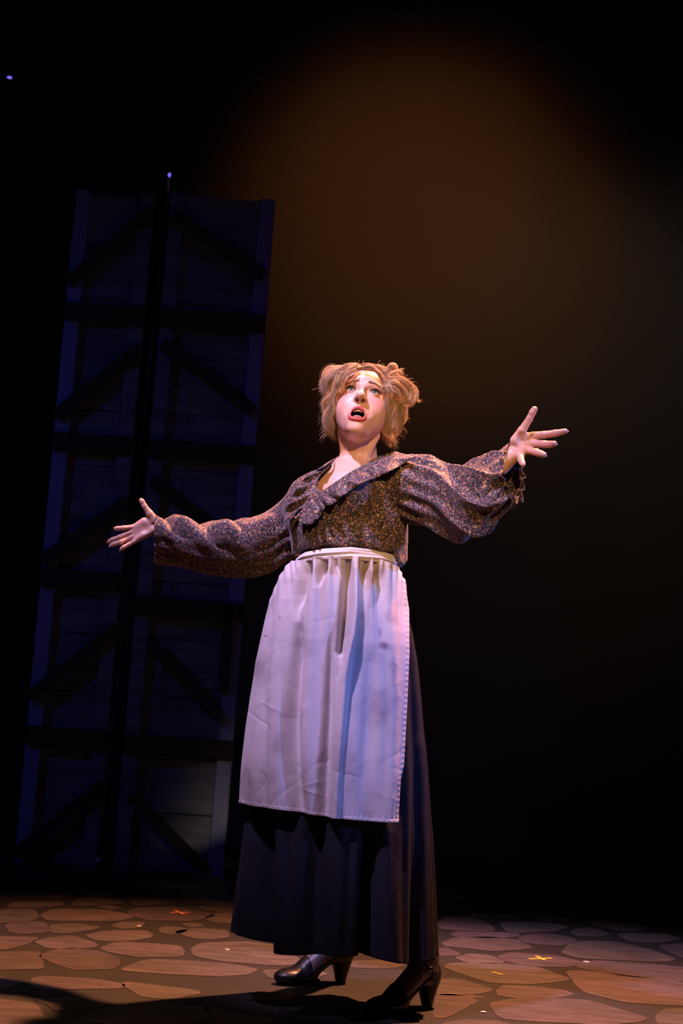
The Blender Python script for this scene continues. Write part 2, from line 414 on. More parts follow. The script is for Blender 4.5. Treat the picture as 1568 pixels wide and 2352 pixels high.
v, f = uvs(at(226, 1976, 3.0), 0.011); mesh_obj('floor_weight', local(e, v), f, met, e, label='small pale metal weight at the foot of the cable')
glow = mat('blue_glow', (0.2, 0.2, 0.9), 0.4); b = glow.node_tree.nodes['Principled BSDF']
b.inputs['Emission Color'].default_value = (0.18, 0.15, 0.95, 1); b.inputs['Emission Strength'].default_value = 1.1
chain = []
for k in range(6): chain.append(uvs(at(387, 411+k*4.4, 3.0), (0.0065, 0.006, 0.0075), 6))
chv, chf = merge(chain)
mesh_obj('bead_chain', local(e, chv), chf, mat('dull_violet_beads', (0.5, 0.45, 0.9), 0.35), e, label='dull violet beaded chain')
v, f = uvs(at(389, 402, 3.0), (0.007, 0.006, 0.011)); mesh_obj('blue_glow_dot', local(e, v), f, glow, e, label='tiny blue glint on top, made to glow')  # glint on the top fitting put in as emission, no lamp here
c = at(22, 178, 3.0); v, f = uvs(c, (0.012, 0.01, 0.006)); 
e = empty('lighting_pipe', (c[0], c[1], c[2]), label='dark overhead pipe end with a tiny blue lamp, top left corner', category='lighting pipe')
v2, f2 = tube([c+np.array([-3, 0.05, 0.03]), c+np.array([-1, 0.05, 0.03]), c+np.array([-0.01, 0.05, 0.03])], 0.024, 12); mesh_obj('pipe', local(e, v2), f2, blackw, e)
mesh_obj('blue_glow_dot', local(e, v), f, glow, e, label='tiny glowing blue lamp')

# ------------------------------------------------------------------ tape marks and litter on the deck
def strip(a, b, wd, z=0.002):
    a, b = floorpt(*a), floorpt(*b); d = b-a; L = np.linalg.norm(d); d /= L; nrm = np.array([-d[1], d[0], 0])*wd/2
    V = []
    for p in (a, b):
        for s in (-1, 1):
            for zz_ in (z, z+0.0012): V.append((p[0]+s*nrm[0], p[1]+s*nrm[1], zz_))
    return np.array(V), [(0, 2, 3, 1), (4, 5, 7, 6), (0, 1, 5, 4), (2, 6, 7, 3), (1, 3, 7, 5), (0, 4, 6, 2)]
tor = mat('orange_tape', (0.95, 0.32, 0.12), 0.4, **{'Coat Weight': 0.3}); tye = mat('yellow_tape', (0.95, 0.62, 0.08), 0.4)
for (cx, cy, m, lab, arms) in ((411, 2098, tor, 'orange tape cross on a stone left of the singer', [((390, 2097.5), (434, 2097)), ((402, 2093.5), (421, 2102.5))]),
                               (1241, 2203, tye, 'yellow tape cross on a stone to the right of the singer', [((1215, 2204.5), (1267, 2202.5)), ((1231, 2198.5), (1250, 2208))])):
    c = floorpt(cx, cy); e = empty('tape_cross', tuple(c), label=lab, category='tape mark', group='spike tape crosses')
    for k, (a, b) in enumerate(arms):
        v, f = strip(a, b, 0.014, 0.0020+k*0.0013); mesh_obj('tape_strip', local(e, v), f, m, e, smooth=False)
v, f = strip((1130, 2234.5), (1153, 2240.5), 0.010)
mesh_obj('tape_strip', v, f, tye, None, False, label='single short yellow tape dash right of the nearer shoe', category='tape mark')
v, f = strip((1033, 2284), (1110, 2293.5), 0.003)
mesh_obj('floor_thread', v, f, mat('pale_thread', (0.8, 0.6, 0.35), 0.4), None, False, label='thin pale thread lying beside the nearer heel', category='thread')
crumbs = [(1346, 2209, 'speck of white paper right of the yellow tape cross', .012), (1110, 2324, 'speck of pale paper nearest the camera, right of the shoes', .008), (319, 2127, 'speck of white paper on the small stone below the orange tape cross', .009), (522, 2181, 'shiny speck on the large stone left of the skirt', .008)]
for (px, py, lab, r) in crumbs:
    c = floorpt(px, py, 0.003); V, Fc = uvs(c, (r, r*.7, .0025), 4)
    mesh_obj('paper_speck', V, Fc, mat('paper', (0.75, 0.62, 0.5), 0.5), None, False, label=lab, category='litter', group='specks on the floor')
# ------------------------------------------------------------------ the singer: body
PXM = 0.00117
YAW = R(35)
FR = np.array([-math.sin(YAW), -math.cos(YAW), 0]); SD = np.array([math.cos(YAW), -math.sin(YAW), 0])
# head frame
HO = at(833, 942, -0.01)
HM = rotz(R(-6.5))@roty(R(4.5))@rotx(R(-21))
def hl(P): return (P-HO)@HM
def hw(p): return HO+HM@np.asarray(p, float)
EYE = [np.array([sx*0.0315, -0.0665, 0.013]) for sx in (-1, 1)]
ta = np.linspace(0, 2*math.pi, 72, endpoint=False)
MC = np.stack([0.0196*np.cos(ta)*(1-0.20*np.sin(ta)), -0.0880+0.0075*np.cos(ta)**2+0.003*(np.sin(ta) < 0)*-np.sin(ta), -0.0635+0.0180*np.sin(ta)-0.0045*np.cos(ta)**2], 1)
MCr = 0.0036+0.0012*np.clip(-np.sin(ta), 0, 1)-0.0011*np.abs(np.cos(ta))**3-0.0006*np.exp(-((ta-math.pi/2)/.22)**2)
def head_sdf(p):
    a = np.abs(p); X = a[:, 0]
    s = np.stack([X, p[:, 1], p[:, 2]], 1)
    d = ell(p, (0, 0.018, 0.042), (0.073, 0.090, 0.080))
    d = smin(d, ell(p, (0, -0.020, -0.020), (0.0620, 0.062, 0.078)), 0.02)          # mid face
    d = smin(d, ell(p, (0, -0.034, 0.050), (0.058, 0.052, 0.045)), 0.02)            # forehead
    d = smin(d, ell(s, (0.034, -0.043, -0.026), (0.031, 0.031, 0.036)), 0.022)      # cheek
    d = smin(d, ell(p, (0, -0.036, -0.074), (0.041, 0.040, 0.034)), 0.022)          # jaw
    d = smin(d, ell(s, (0.043, -0.008, -0.042), (0.018, 0.034, 0.028)), 0.022)      # jaw angle
    d = smin(d, ell(p, (0, -0.064, -0.099), (0.020, 0.016, 0.014)), 0.020)          # chin
    d = smin(d, ell(p, (0, -0.066, -0.060), (0.031, 0.020, 0.030)), 0.018)          # muzzle
    # sockets and brow
    d = smax(d, -ell(s, (0.032, -0.096, 0.012), (0.019, 0.019, 0.0125)), 0.012)
    d = smin(d, cone(s, (0.012, -0.0775, 0.033), (0.040, -0.0665, 0.034), 0.0055, 0.005), 0.012)
    # nose
    d = smin(d, cone(p, (0, -0.079, 0.026), (0, -0.1025, -0.014), 0.0062, 0.0085), 0.010)
    d = smin(d, ell(p, (0, -0.1030, -0.0175), (0.0110, 0.0090, 0.0085)), 0.009)
    d = smin(d, ell(s, (0.0130, -0.0900, -0.0225), (0.0064, 0.0098, 0.0066)), 0.0075)
    d = smin(d, cone(p, (0, -0.088, -0.030), (0, -0.100, -0.0245), 0.0036, 0.0036), 0.008)
    d = smax(d, -ell(s, (0.0080, -0.0950, -0.0290), (0.0042, 0.0064, 0.0052), rotx(0.3)), 0.002)
    # nasolabial soft crease
    d = smax(d, -cone(s, (0.0195, -0.0905, -0.030), (0.034, -0.083, -0.058), 0.0020, 0.0026), 0.014)
    # lids around the eyes
    e = np.array([0.0315, -0.0665, 0.013])
    lid = np.linalg.norm(s-e, axis=1)-0.0142
    d = smin(d, lid, 0.004)
    # mouth
    near = (np.linalg.norm(p-np.array([0, -0.088, -0.062]), axis=1) < 0.045)
    if near.any():
        q = p[near]
        dd = np.min(np.linalg.norm(q[:, None, :]-MC[None], axis=2)-MCr[None], axis=1)
        dn = smin(d[near], dd, 0.0055)
        hole = ell(q, (0, -0.078, -0.0650), (0.0185, 0.034, 0.0142))
        hole = np.minimum(hole, ell(q, (0, -0.060, -0.063), (0.023, 0.022, 0.020)))
        dn = smax(dn, -hole, 0.0015)
        d[near] = dn
    # eye openings
    q = (s-np.array([0.0315, -0.0800, 0.0125]))@roty(R(5))
    d = smax(d, -ell(q, (0, 0, 0), (0.0142, 0.0095, 0.0045)), 0.001)
    # ears
    d = smin(d, ell(s, (0.070, 0.012, 0.000), (0.008, 0.017, 0.028)), 0.006)
    return d
SH_L, SH_R = at(940, 1108, -0.08), at(706, 1162, 0.08)
EL_L, WR_L = at(1068, 1128, -0.19), at(1172, 1050, -0.27)
EL_R, WR_R = at(545, 1262, 0.22), at(366, 1213, 0.31)
NB = at(832, 1082, 0.045); CH = at(800, 1185, 0.02)
HIPC = at(795, 1370, 0.02)
FT = []   # feet: heel point, toe point, on the floor
for hp, tp in (((792, 2258), (634, 2262)), ((990, 2312), (846, 2336))):
    FT.append((floorpt(*hp), floorpt(*tp)))
KN = [at(742, 1760, 0.03), at(850, 1780, -0.08)]
AN = []
for (h_, t_) in FT:
    u = (t_-h_); u /= np.linalg.norm(u); AN.append(h_+u*0.035+np.array([0, 0, 0.135]))
def torso_sdf(P):
    M = rotz(-YAW)
    d = ell(P, CH, (0.135, 0.092, 0.17), M)
    d = smin(d, cone(P, NB+np.array([0, 0, -.035]), SH_L, 0.046, 0.042), 0.03)
    d = smin(d, cone(P, NB+np.array([0, 0, -.058]), SH_R, 0.040, 0.038), 0.03)
    d = smin(d, ell(P, CH+FR*0.018+np.array([-.004, 0, .056]), (0.125, 0.088, 0.07), M), 0.04)
    d = smin(d, cone(P, CH, HIPC, 0.098, 0.085), 0.05)
    return d
def body_sdf(P):
    d = torso_sdf(P)
    d = smin(d, cone(P, hw((-0.004, 0.024, -0.055)), NB+np.array([-.004, 0, 0]), 0.0445, 0.0480), 0.022)
    # sternomastoids and collar bones
    for sx in (-1, 1):
        d = smin(d, cone(P, hw((sx*0.050, 0.012, -0.070)), NB+SD*sx*0.016+FR*0.052+np.array([0, 0, -.020]), 0.009, 0.0075), 0.014)
        d = smin(d, cone(P, NB+SD*sx*0.022+FR*0.060+np.array([0, 0, -.030]), NB+SD*sx*0.12+FR*0.030+np.array([0, 0, -.015]), 0.0075, 0.007), 0.012)
    d = smin(d, cone(P, SH_L, EL_L, 0.040, 0.034), 0.02); d = smin(d, cone(P, EL_L, WR_L, 0.034, 0.0235), 0.02)
    d = smin(d, cone(P, SH_R, EL_R, 0.038, 0.034), 0.02); d = smin(d, cone(P, EL_R, WR_R, 0.034, 0.0235), 0.02)
    d = smin(d, ell(P, HIPC, (0.135, 0.075, 0.12), rotz(-YAW)), 0.04)
    return smin(d, legs_sdf(P), 0.03)
def foot_local(P, k):
    h_, t_ = FT[k]; u = t_-h_; L = np.linalg.norm(u); u = u/L; v = np.array([-u[1], u[0], 0])
    q = P-h_
    return np.stack([q@u, q@v, P[:, 2]], 1), L
def foot_sdf(P, k, g=0.0):
    p, L = foot_local(P, k); s = L/0.215
    d = cone(p, (0.022*s, 0, 0.092), (0.038*s, 0, 0.14), 0.027+g, 0.029+g)
    d = smin(d, ell(p, (0.022*s, 0, 0.086), (0.028+g, 0.027+g, 0.026+g)), 0.02)
    d = smin(d, cone(p, (0.045*s, 0, 0.105), (0.125*s, 0, 0.040), 0.029+g, 0.027+g), 0.025)
    d = smin(d, ell(p, (0.158*s, 0, 0.023), (0.055*s+g, 0.036+g, 0.019+g)), 0.018)
    return d
def legs_sdf(P, g=0.0):
    d = None
    for k in (0, 1):
        hip = HIPC+SD*(-0.06 if k == 0 else 0.06)+np.array([0, 0, -0.05])
        a = cone(P, hip, KN[k], 0.068+g, 0.050+g)
        mid = KN[k]*0.68+AN[k]*0.32
        a = smin(a, cone(P, KN[k], mid, 0.048+g, 0.050+g), 0.02)
        a = smin(a, cone(P, mid, AN[k], 0.050+g, 0.031+g), 0.02)
        a = smin(a, foot_sdf(P, k, g), 0.015)
        d = a if d is None else np.minimum(d, a)
    return d
def hpt(x, y, dy, base): return at(x, y, base+dy)
def chain_sdf(P, pts, base, k=0.004):
    d = None
    for a, b in zip(pts[:-1], pts[1:]):
        c = cone(P, at(a[0], a[1], base+a[3]), at(b[0], b[1], base+b[3]), a[2]*PXM, b[2]*PXM)
        d = c if d is None else smin(d, c, k)
    return d
LB, RB = -0.27, 0.31
def hand_left(P):       # her left hand, right of the picture
    B = LB
    d = chain_sdf(P, [(1150, 1072, 19, .0), (1176, 1046, 18, 0.0)], B)
    d = smin(d, chain_sdf(P, [(1184, 1034, 16, .008), (1206, 1020, 13, .004)], B), 0.012)        # palm
    d = smin(d, chain_sdf(P, [(1188, 1018, 13, .0), (1223, 1006, 9.5, -.002)], B), 0.010)
    d = smin(d, chain_sdf(P, [(1190, 1028, 13, .002), (1221, 1020, 9.5, -.004)], B), 0.008)
    d = smin(d, chain_sdf(P, [(1188, 1036, 13, .002), (1212, 1034, 9, -.006)], B), 0.008)
    d = smin(d, chain_sdf(P, [(1180, 1048, 12.5, -.006), (1196, 1042, 9, -.010)], B), 0.007)     # hypothenar
    th = chain_sdf(P, [(1183, 1012, 11.5, -.008), (1198, 990, 9.5, -.014), (1215.5, 962, 7.2, -.022), (1222.5, 948, 7.3, -.026), (1227, 940.5, 7.0, -.028)], B)
    d = smin(d, th, 0.008)
    d = smin(d, chain_sdf(P, [(1206, 1000, 6, -.002), (1219, 1000, 6, .0)], B), 0.008)           # web
    d = smax(d, -ell(P, at(1197, 1010, B-.028), (0.010, 0.014, 0.018), roty(-0.4)), 0.010)          # hollow of the palm
    fs = [[(1226, 1001, 9.0, -.004), (1249, 999, 8.2, -.022), (1274, 995.5, 7.6, -.034), (1297, 991, 6.4, -.040)],
          [(1228, 1019, 8.8, -.008), (1250, 1020.5, 8.4, -.036), (1262, 1021, 7.6, -.056), (1272, 1019.5, 6.6, -.070)],
          [(1218, 1036, 8.4, -.010), (1232, 1039, 8.2, -.038), (1242, 1042.5, 7.2, -.056), (1249, 1045, 6.4, -.070)],
          [(1197, 1045, 7.6, -.012), (1195.5, 1056, 7.4, -.036), (1198.5, 1063, 6.6, -.050), (1200.5, 1067, 5.8, -.060)]]
    fd = None
    for f_ in fs:
        c = chain_sdf(P, f_, B, 0.003); fd = c if fd is None else smin(fd, c, 0.0015)
    return smin(d, fd, 0.006)
def hand_right(P):      # her right hand, left of the picture
    B = RB
    d = chain_sdf(P, [(392, 1212, 19, .012), (364, 1208, 17.5, .008)], B)
    d = smin(d, chain_sdf(P, [(356, 1206, 15, .008), (334, 1210, 13, .006)], B), 0.012)
    d = smin(d, chain_sdf(P, [(350, 1196, 12, .0), (310, 1211, 8.0, .002)], B), 0.010)
    d = smin(d, chain_sdf(P, [(345, 1206, 12, .004), (307, 1221, 8.0, .002)], B), 0.008)
    d = smin(d, chain_sdf(P, [(345, 1214, 12, .004), (309, 1231, 8.0, .002)], B), 0.008)
    d = smin(d, chain_sdf(P, [(352, 1217, 11, -.004), (316, 1237, 7.5, -.004)], B), 0.007)
    th = chain_sdf(P, [(354, 1194, 11, -.008), (344, 1180, 8.6, -.014), (331.5, 1162, 6.2, -.020), (326.5, 1152.5, 5.8, -.022), (323.8, 1148.5, 5.0, -.023)], B)
    d = smin(d, th, 0.008)
    d = smin(d, chain_sdf(P, [(330, 1196, 7, .0), (318, 1206, 7, .002)], B), 0.010)
    d = smax(d, -ell(P, at(330, 1212, B-.024), (0.016, 0.013, 0.012), roty(0.5)), 0.010)
    fs = [[(304, 1211, 6.6, .0), (284, 1213, 6.0, -.010), (270, 1214, 5.5, -.012), (265, 1214.3, 4.9, -.012)],
          [(302, 1222, 6.4, .0), (275, 1233.5, 5.8, -.014), (258, 1239.5, 5.4, -.014), (251, 1242.8, 4.8, -.013)],
          [(304, 1232.5, 6.2, .0), (278, 1244.5, 5.7, -.016), (262, 1249.5, 5.2, -.018), (255, 1252.2, 4.7, -.018)],
          [(313, 1240, 6.0, -.004), (296, 1250.5, 5.4, -.018), (284, 1257, 5.0, -.022), (279, 1260.5, 4.5, -.023)]]
    fd = None
    for f_ in fs:
        c = chain_sdf(P, f_, B, 0.003); fd = c if fd is None else smin(fd, c, 0.0015)
    return smin(d, fd, 0.005)

def head_full(P):
    out = body_sdf(P)
    m = np.linalg.norm(P-HO, axis=1) < 0.19
    if m.any(): out[m] = smin(out[m], head_sdf(hl(P[m])), 0.010)
    return out
def head_only_region(P):
    d1 = body_sdf(P); d2 = head_sdf(hl(P))
    return smin(d1, d2, 0.010)

Vs, Qs, nV = [], [], 0
def addm(V, Q):
    global nV
    Vs.append(V); Qs.append(Q+nV); nV += len(V)
cutz = NB[2]-0.10
V, Q = nets(head_only_region, HO+[-.17, -.17, -.30], HO+[.17, .17, .15], 0.0014)
kp = (V[:, 2] > cutz-0.01)
V, Q = cut(V, Q, kp); NH = len(V); addm(V, Q)
V, Q = nets(body_sdf, (-.66, -.46, -.02), (.72, .50, 1.65), 0.0075)
def inside_clothes(V):
    px, py = np.array([project(p) for p in V]).T
    return px, py
px, py = inside_clothes(V)
kp = ((V[:, 2] < cutz) | (np.abs(V[:, 0]-HO[0]) > 0.155)) & ~((px > 1150)) & ~(px < 392)
V, Q = cut(V, Q, kp); addm(V, Q)
for fn, c0, c1 in ((hand_left, at(1140, 1090, LB+.05), at(1315, 925, LB-.1)), (hand_right, at(238, 1280, RB+.05), at(400, 1135, RB-.06))):
    lo = np.minimum(c0, c1)-[.01, .01, .01]; hi = np.maximum(c0, c1)+[.01, .01, .01]
    V, Q = nets(fn, lo, hi, 0.0013); addm(V, Q)
V = np.concatenate(Vs); Q = np.concatenate(Qs)

skin = mat('skin', (0.75, 0.5, 0.4), 0.42); n = NT(skin)
a_ = n.n('ShaderNodeAttribute', attribute_name='Col'); tc = n.n('ShaderNodeTexCoord')
no = n.n('ShaderNodeTexNoise', i_Scale=45.0, i_Detail=3.0); n.l(tc.outputs['Object'], no.inputs['Vector'])
c = n.ramp(no.outputs['Fac'], [(0.3, (0.93, 0.92, 0.92)), (0.7, (1.05, 1.05, 1.05))])
n.l(n.mix(1.0, a_.outputs['Color'], c, 'MULTIPLY'), n.b.inputs['Base Color'])
no2 = n.n('ShaderNodeTexNoise', i_Scale=420.0, i_Detail=2.0); n.l(tc.outputs['Object'], no2.inputs['Vector'])
n.bump(no2.outputs['Fac'], 0.12, 0.0006)
n.b.inputs['Subsurface Weight'].default_value = 0.12; n.b.inputs['Subsurface Radius'].default_value = (0.012, 0.005, 0.003); n.b.inputs['Subsurface Scale'].default_value = 0.6
body = mesh_obj('person', V, Q, skin, None, True, category='person',
    label='blonde singing woman with arms spread, in floral blouse, long white apron and dark skirt')
# skin tone, blush, lips, brows
C = np.tile(np.array([0.72, 0.43, 0.31]), (len(V), 1))
hp = hl(V[:NH]); s = np.stack([np.abs(hp[:, 0]), hp[:, 1], hp[:, 2]], 1)
def blend(mask, col, idx=slice(0, NH)):
    C[idx] = C[idx]*(1-mask[:, None])+np.array(col)*mask[:, None]
bl = np.exp(-(np.linalg.norm((s-np.array([0.047, -0.060, -0.018]))/np.array([0.022, 0.03, 0.015]), axis=1))**2)
blend(0.55*bl, (0.70, 0.26, 0.24))
dl = np.full(NH, 1.0); nr = np.linalg.norm(hp-np.array([0, -0.088, -0.062]), axis=1) < 0.05
dl[nr] = np.min(np.linalg.norm(hp[nr][:, None]-MC[None], axis=2)-MCr[None]*1.0, axis=1)
blend(np.clip((0.0026-dl)/0.0010, 0, 1)*(hp[:, 1] < -0.066), (0.45, 0.075, 0.06))
inside = ell(hp, (0, -0.060, -0.063), (0.024, 0.024, 0.021)) < 0.0015
blend((inside & (dl > 0.0004)).astype(float), (0.05, 0.008, 0.008))
es = np.exp(-(np.linalg.norm((s-np.array([0.034, -0.078, 0.0225]))/np.array([0.017, 0.02, 0.007]), axis=1))**2)
blend(0.45*es, (0.45, 0.22, 0.17))
lidl = (np.linalg.norm(s-np.array([0.0315, -0.0665, 0.013]), axis=1) < 0.0152)*(np.abs(ell((s-np.array([0.0315, -0.0800, 0.0125]))@roty(R(5)), (0, 0, 0), (0.0142, 0.0095, 0.0045))) < 0.0018)
blend(0.55*lidl, (0.10, 0.05, 0.045))
nost = ell(s, (0.0080, -0.0925, -0.0278), (0.0040, 0.0075, 0.0056)) < 0.0
blend(0.9*nost, (0.10, 0.02, 0.015))
ca = body.data.color_attributes.new('Col', 'FLOAT_COLOR', 'POINT')
ca.data.foreach_set('color', np.concatenate([C, np.ones((len(C), 1))], 1).astype(np.float32).ravel())

# eyes
eyew = mat('eye_white', (0.60, 0.55, 0.52), 0.12); iris = mat('iris_grey_green', (0.10, 0.15, 0.12), 0.15)
pupil = mat('pupil', (0.006, 0.006, 0.006), 0.05); lashm = mat('lash', (0.012, 0.008, 0.008), 0.5)
browm = mat('brow_hair', (0.26, 0.14, 0.08), 0.6); toothm = mat('tooth', (0.92, 0.89, 0.86), 0.2)
tongm = mat('tongue_flesh', (0.62, 0.26, 0.24), 0.28)
for e in EYE:
    V_, F_ = uvs((0, 0, 0), 0.0126, 20)
    d = np.array([0.02*(-1 if e[0] < 0 else -1), -1, 0.02]); d /= np.linalg.norm(d)
    ang = np.degrees(np.arccos(np.clip(V_@d/0.0126, -1, 1)))
    # polar grid around the gaze axis so the iris is round
    zx = np.cross(d, [0, 0, 1]); zx /= np.linalg.norm(zx); zy = np.cross(zx, d)
    rings = [0, 5, 11, 12, 22, 29, 31, 40, 60, 90, 120, 150, 180]; V_ = []; nn = 28
    for a in rings:
        for k in range(nn):
            b = 2*math.pi*k/nn; V_.append(e+0.0126*(math.cos(R(a))*d+math.sin(R(a))*(math.cos(b)*zx+math.sin(b)*zy)))
    Q_ = grid_faces(len(rings), nn, True)
    o = mesh_obj('eyeball', [HO+HM@v for v in V_], [tuple(q) for q in Q_], [eyew, iris, pupil], body)
    for i, p in enumerate(o.data.polygons):
        r_ = i//nn; p.material_index = 2 if r_ < 2 else (1 if r_ < 5 else 0)
    # lashes along the upper lid
    parts = []; sx = 1 if e[0] > 0 else -1
    for k in range(46):
        t = k/45; x = (-0.0135+0.027*t)*1.0
        up = 0.0050*math.sqrt(max(0, 1-(x/0.0145)**2))
        base = np.array([e[0]+sx*x, -0.0665-math.sqrt(max(1e-6, 0.0148**2-x*x-up*up*0.9)), 0.0128+up-0.0016*x/0.0135*1.0])
        L = 0.0035+0.0050*t
        tip = base+np.array([sx*(0.002+0.006*(t-.3)), -0.004-0.001*t, L*0.75-.001*t])
        mid = (base+tip)/2+np.array([0, -0.0012, -0.0008])
        parts.append(tube([hw(base), hw(mid), hw(tip)], [0.0005, 0.0004, 0.0001], 3, False))
    V_, F_ = merge(parts); mesh_obj('eyelash', V_, F_, lashm, body)
    parts = []
    for k in range(120):
        t = random.random(); j = random.uniform(-1, 1)
        x = 0.0110+0.034*t; z = 0.0350+0.0035*math.sin(t*2.6)-0.0050*t*t+j*0.0030*(1-.6*t)+0.002*(1-t)
        b0 = np.array([sx*x, 0, z])
        # drop on to the brow
        yy = -0.10
        for _ in range(30):
            dv = head_sdf(np.array([[b0[0], yy, b0[2]]]))[0]
            if dv < 0.0003: break
            yy += dv*0.8
        b0[1] = yy-0.0004; L = 0.0065
        tip = b0+np.array([sx*L*0.9, 0.0018, 0.0020*(1-t)-0.0022*t])
        parts.append(tube([hw(b0), hw((b0+tip)/2+np.array([0, -.0012, 0])), hw(tip)], [0.0003, 0.0004, 0.0001], 3, False))
    V_, F_ = merge(parts); mesh_obj('eyebrow', V_, F_, browm, body)
# teeth: upper row one by one in an arc, tongue below, lower edge glinting
parts = []
for k in range(-4, 4):
    a = (k+0.5)*0.27; c = np.array([0.0175*math.sin(a), -0.0655-0.0150*math.cos(a), -0.0505])
    V_, F_ = uvs((0, 0, 0), (0.0031, 0.0022, 0.0046), 8)
    V_ = V_@rotz(-a).T
    parts.append((np.array([hw(v+c) for v in V_]), F_))
# centre pair sits either side of the middle, so shift the whole arc half a tooth
V_, F_ = merge(parts); mesh_obj('upper_teeth', V_, F_, toothm, body)
V_, F_ = uvs((0, 0, 0), (0.0150, 0.018, 0.0060), 14)
V_ = np.array([hw(np.array([0, -0.0680, -0.0685])+rotx(0.2)@v) for v in V_]); mesh_obj('tongue', V_, F_, tongm, body)
parts = []
for k in range(-3, 4):
    a = k*0.28; c = np.array([0.0135*math.sin(a), -0.0675-0.0135*math.cos(a), -0.0765])
    V_, F_ = uvs((0, 0, 0), (0.0024, 0.0018, 0.0030), 6); parts.append((np.array([hw(v+c) for v in V_]), F_))
V_, F_ = merge(parts); mesh_obj('lower_teeth', V_, F_, toothm, body)
# finger nails
nailm = mat('nail', (0.9, 0.75, 0.70), 0.45)
for (x, y, dy, ang, B, r) in ((1301.5, 991.3, -.040, -8, LB, 3.6), (1276, 1020.3, -.070, 12, LB, 3.6), (1252, 1046.8, -.070, 28, LB, 3.6), (1201, 1070.5, -.058, 88, LB, 3.4),
                              (247.5, 1245.5, -.010, 150, RB, 2.8), (251.5, 1255.0, -.015, 152, RB, 2.8), (277, 1264.0, -.020, 148, RB, 2.8)):
    V_, F_ = uvs((0, 0, 0), (r*PXM*1.3, r*PXM*.8, 0.0020), 8)
    V_ = V_@roty(R(ang)).T
    mesh_obj('fingernail', V_+at(x, y, B+dy+.003), F_, nailm, body)
# ------------------------------------------------------------------ clothing materials
def floral_mat(name='floral_print', gain=1.0):
    m = mat(name, rough=0.7); n = NT(m)
    tc = n.n('ShaderNodeTexCoord')
    wn = n.n('ShaderNodeTexNoise', i_Scale=60.0, i_Detail=2.0); n.l(tc.outputs['Object'], wn.inputs['Vector'])
    add = n.n('ShaderNodeMix', data_type='VECTOR'); add.inputs[0].default_value = 0.008
    n.l(tc.outputs['Object'], add.inputs[4]); n.l(wn.outputs['Color'], add.inputs[5])
    def vor(sc, feat='F1', rnd=1.0):
        v = n.n('ShaderNodeTexVoronoi', feature=feat, i_Scale=sc, i_Randomness=rnd); n.l(add.outputs[1], v.inputs['Vector'])
        return v
    base = n.mix(0.0, (0.010, 0.011, 0.016), (0.02, 0.02, 0.02))
    # small scattered leaves and buds
    v1 = vor(330.0)
    f1 = n.ramp(v1.outputs['Distance'], [(0.0, (1, 1, 1)), (0.42, (1, 1, 1)), (0.54, (0, 0, 0))])
    sx = n.n('ShaderNodeSeparateColor'); n.l(v1.outputs['Color'], sx.inputs[0])
    c1 = n.ramp(sx.outputs[0], [(0.0, (0.03, 0.03, 0.03)), (0.25, (0.34, 0.24, 0.28)), (0.42, (0.12, 0.12, 0.09)), (0.52, (0.62, 0.50, 0.42)), (0.68, (0.48, 0.12, 0.10)), (0.78, (0.34, 0.22, 0.10)), (0.88, (0.70, 0.36, 0.30))], 'CONSTANT')
    c = n.mix(f1, base, c1)
    v2 = vor(165.0)
    f2 = n.ramp(v2.outputs['Distance'], [(0.0, (1, 1, 1)), (0.30, (1, 1, 1)), (0.40, (0, 0, 0))])
    s2 = n.n('ShaderNodeSeparateColor'); n.l(v2.outputs['Color'], s2.inputs[0])
    c2 = n.ramp(s2.outputs[1], [(0.0, (0.02, 0.02, 0.025)), (0.3, (0.50, 0.18, 0.15)), (0.5, (0.60, 0.44, 0.36)), (0.64, (0.15, 0.13, 0.07)), (0.80, (0.40, 0.12, 0.13))], 'CONSTANT')
    c = n.mix(f2, c, c2)
    v3 = vor(74.0, rnd=0.9)
    s3 = n.n('ShaderNodeSeparateColor'); n.l(v3.outputs['Color'], s3.inputs[0])
    pick = n.ramp(s3.outputs[2], [(0.0, (0, 0, 0)), (0.35, (1, 1, 1))], 'CONSTANT')
    f3 = n.ramp(v3.outputs['Distance'], [(0.0, (1, 1, 1)), (0.245, (1, 1, 1)), (0.29, (0, 0, 0))])
    f3 = n.mix(1.0, pick, f3, 'MULTIPLY')
    c3 = n.ramp(s3.outputs[0], [(0.0, (0.62, 0.34, 0.12)), (0.45, (0.66, 0.46, 0.22)), (0.75, (0.58, 0.24, 0.16))], 'CONSTANT')
    ring = n.ramp(v3.outputs['Distance'], [(0.0, (0.8, 0.72, 0.6)), (0.10, (1.15, 1.15, 1.1)), (0.19, (0.85, 0.78, 0.75)), (0.23, (1.1, 1.1, 1.1))])
    c = n.mix(f3, c, n.mix(1.0, c3, ring, 'MULTIPLY'))
    if gain != 1.0: c = n.mix(1.0, c, (gain, gain, gain), 'MULTIPLY')
    n.l(c, n.b.inputs['Base Color'])
    fn = n.n('ShaderNodeTexNoise', i_Scale=60.0, i_Detail=4.0); n.l(tc.outputs['Object'], fn.inputs['Vector'])
    n.bump(fn.outputs['Fac'], 0.35, 0.004)
    n.b.inputs['Sheen Weight'].default_value = 0.15
    return m
floral = floral_mat(gain=0.62)
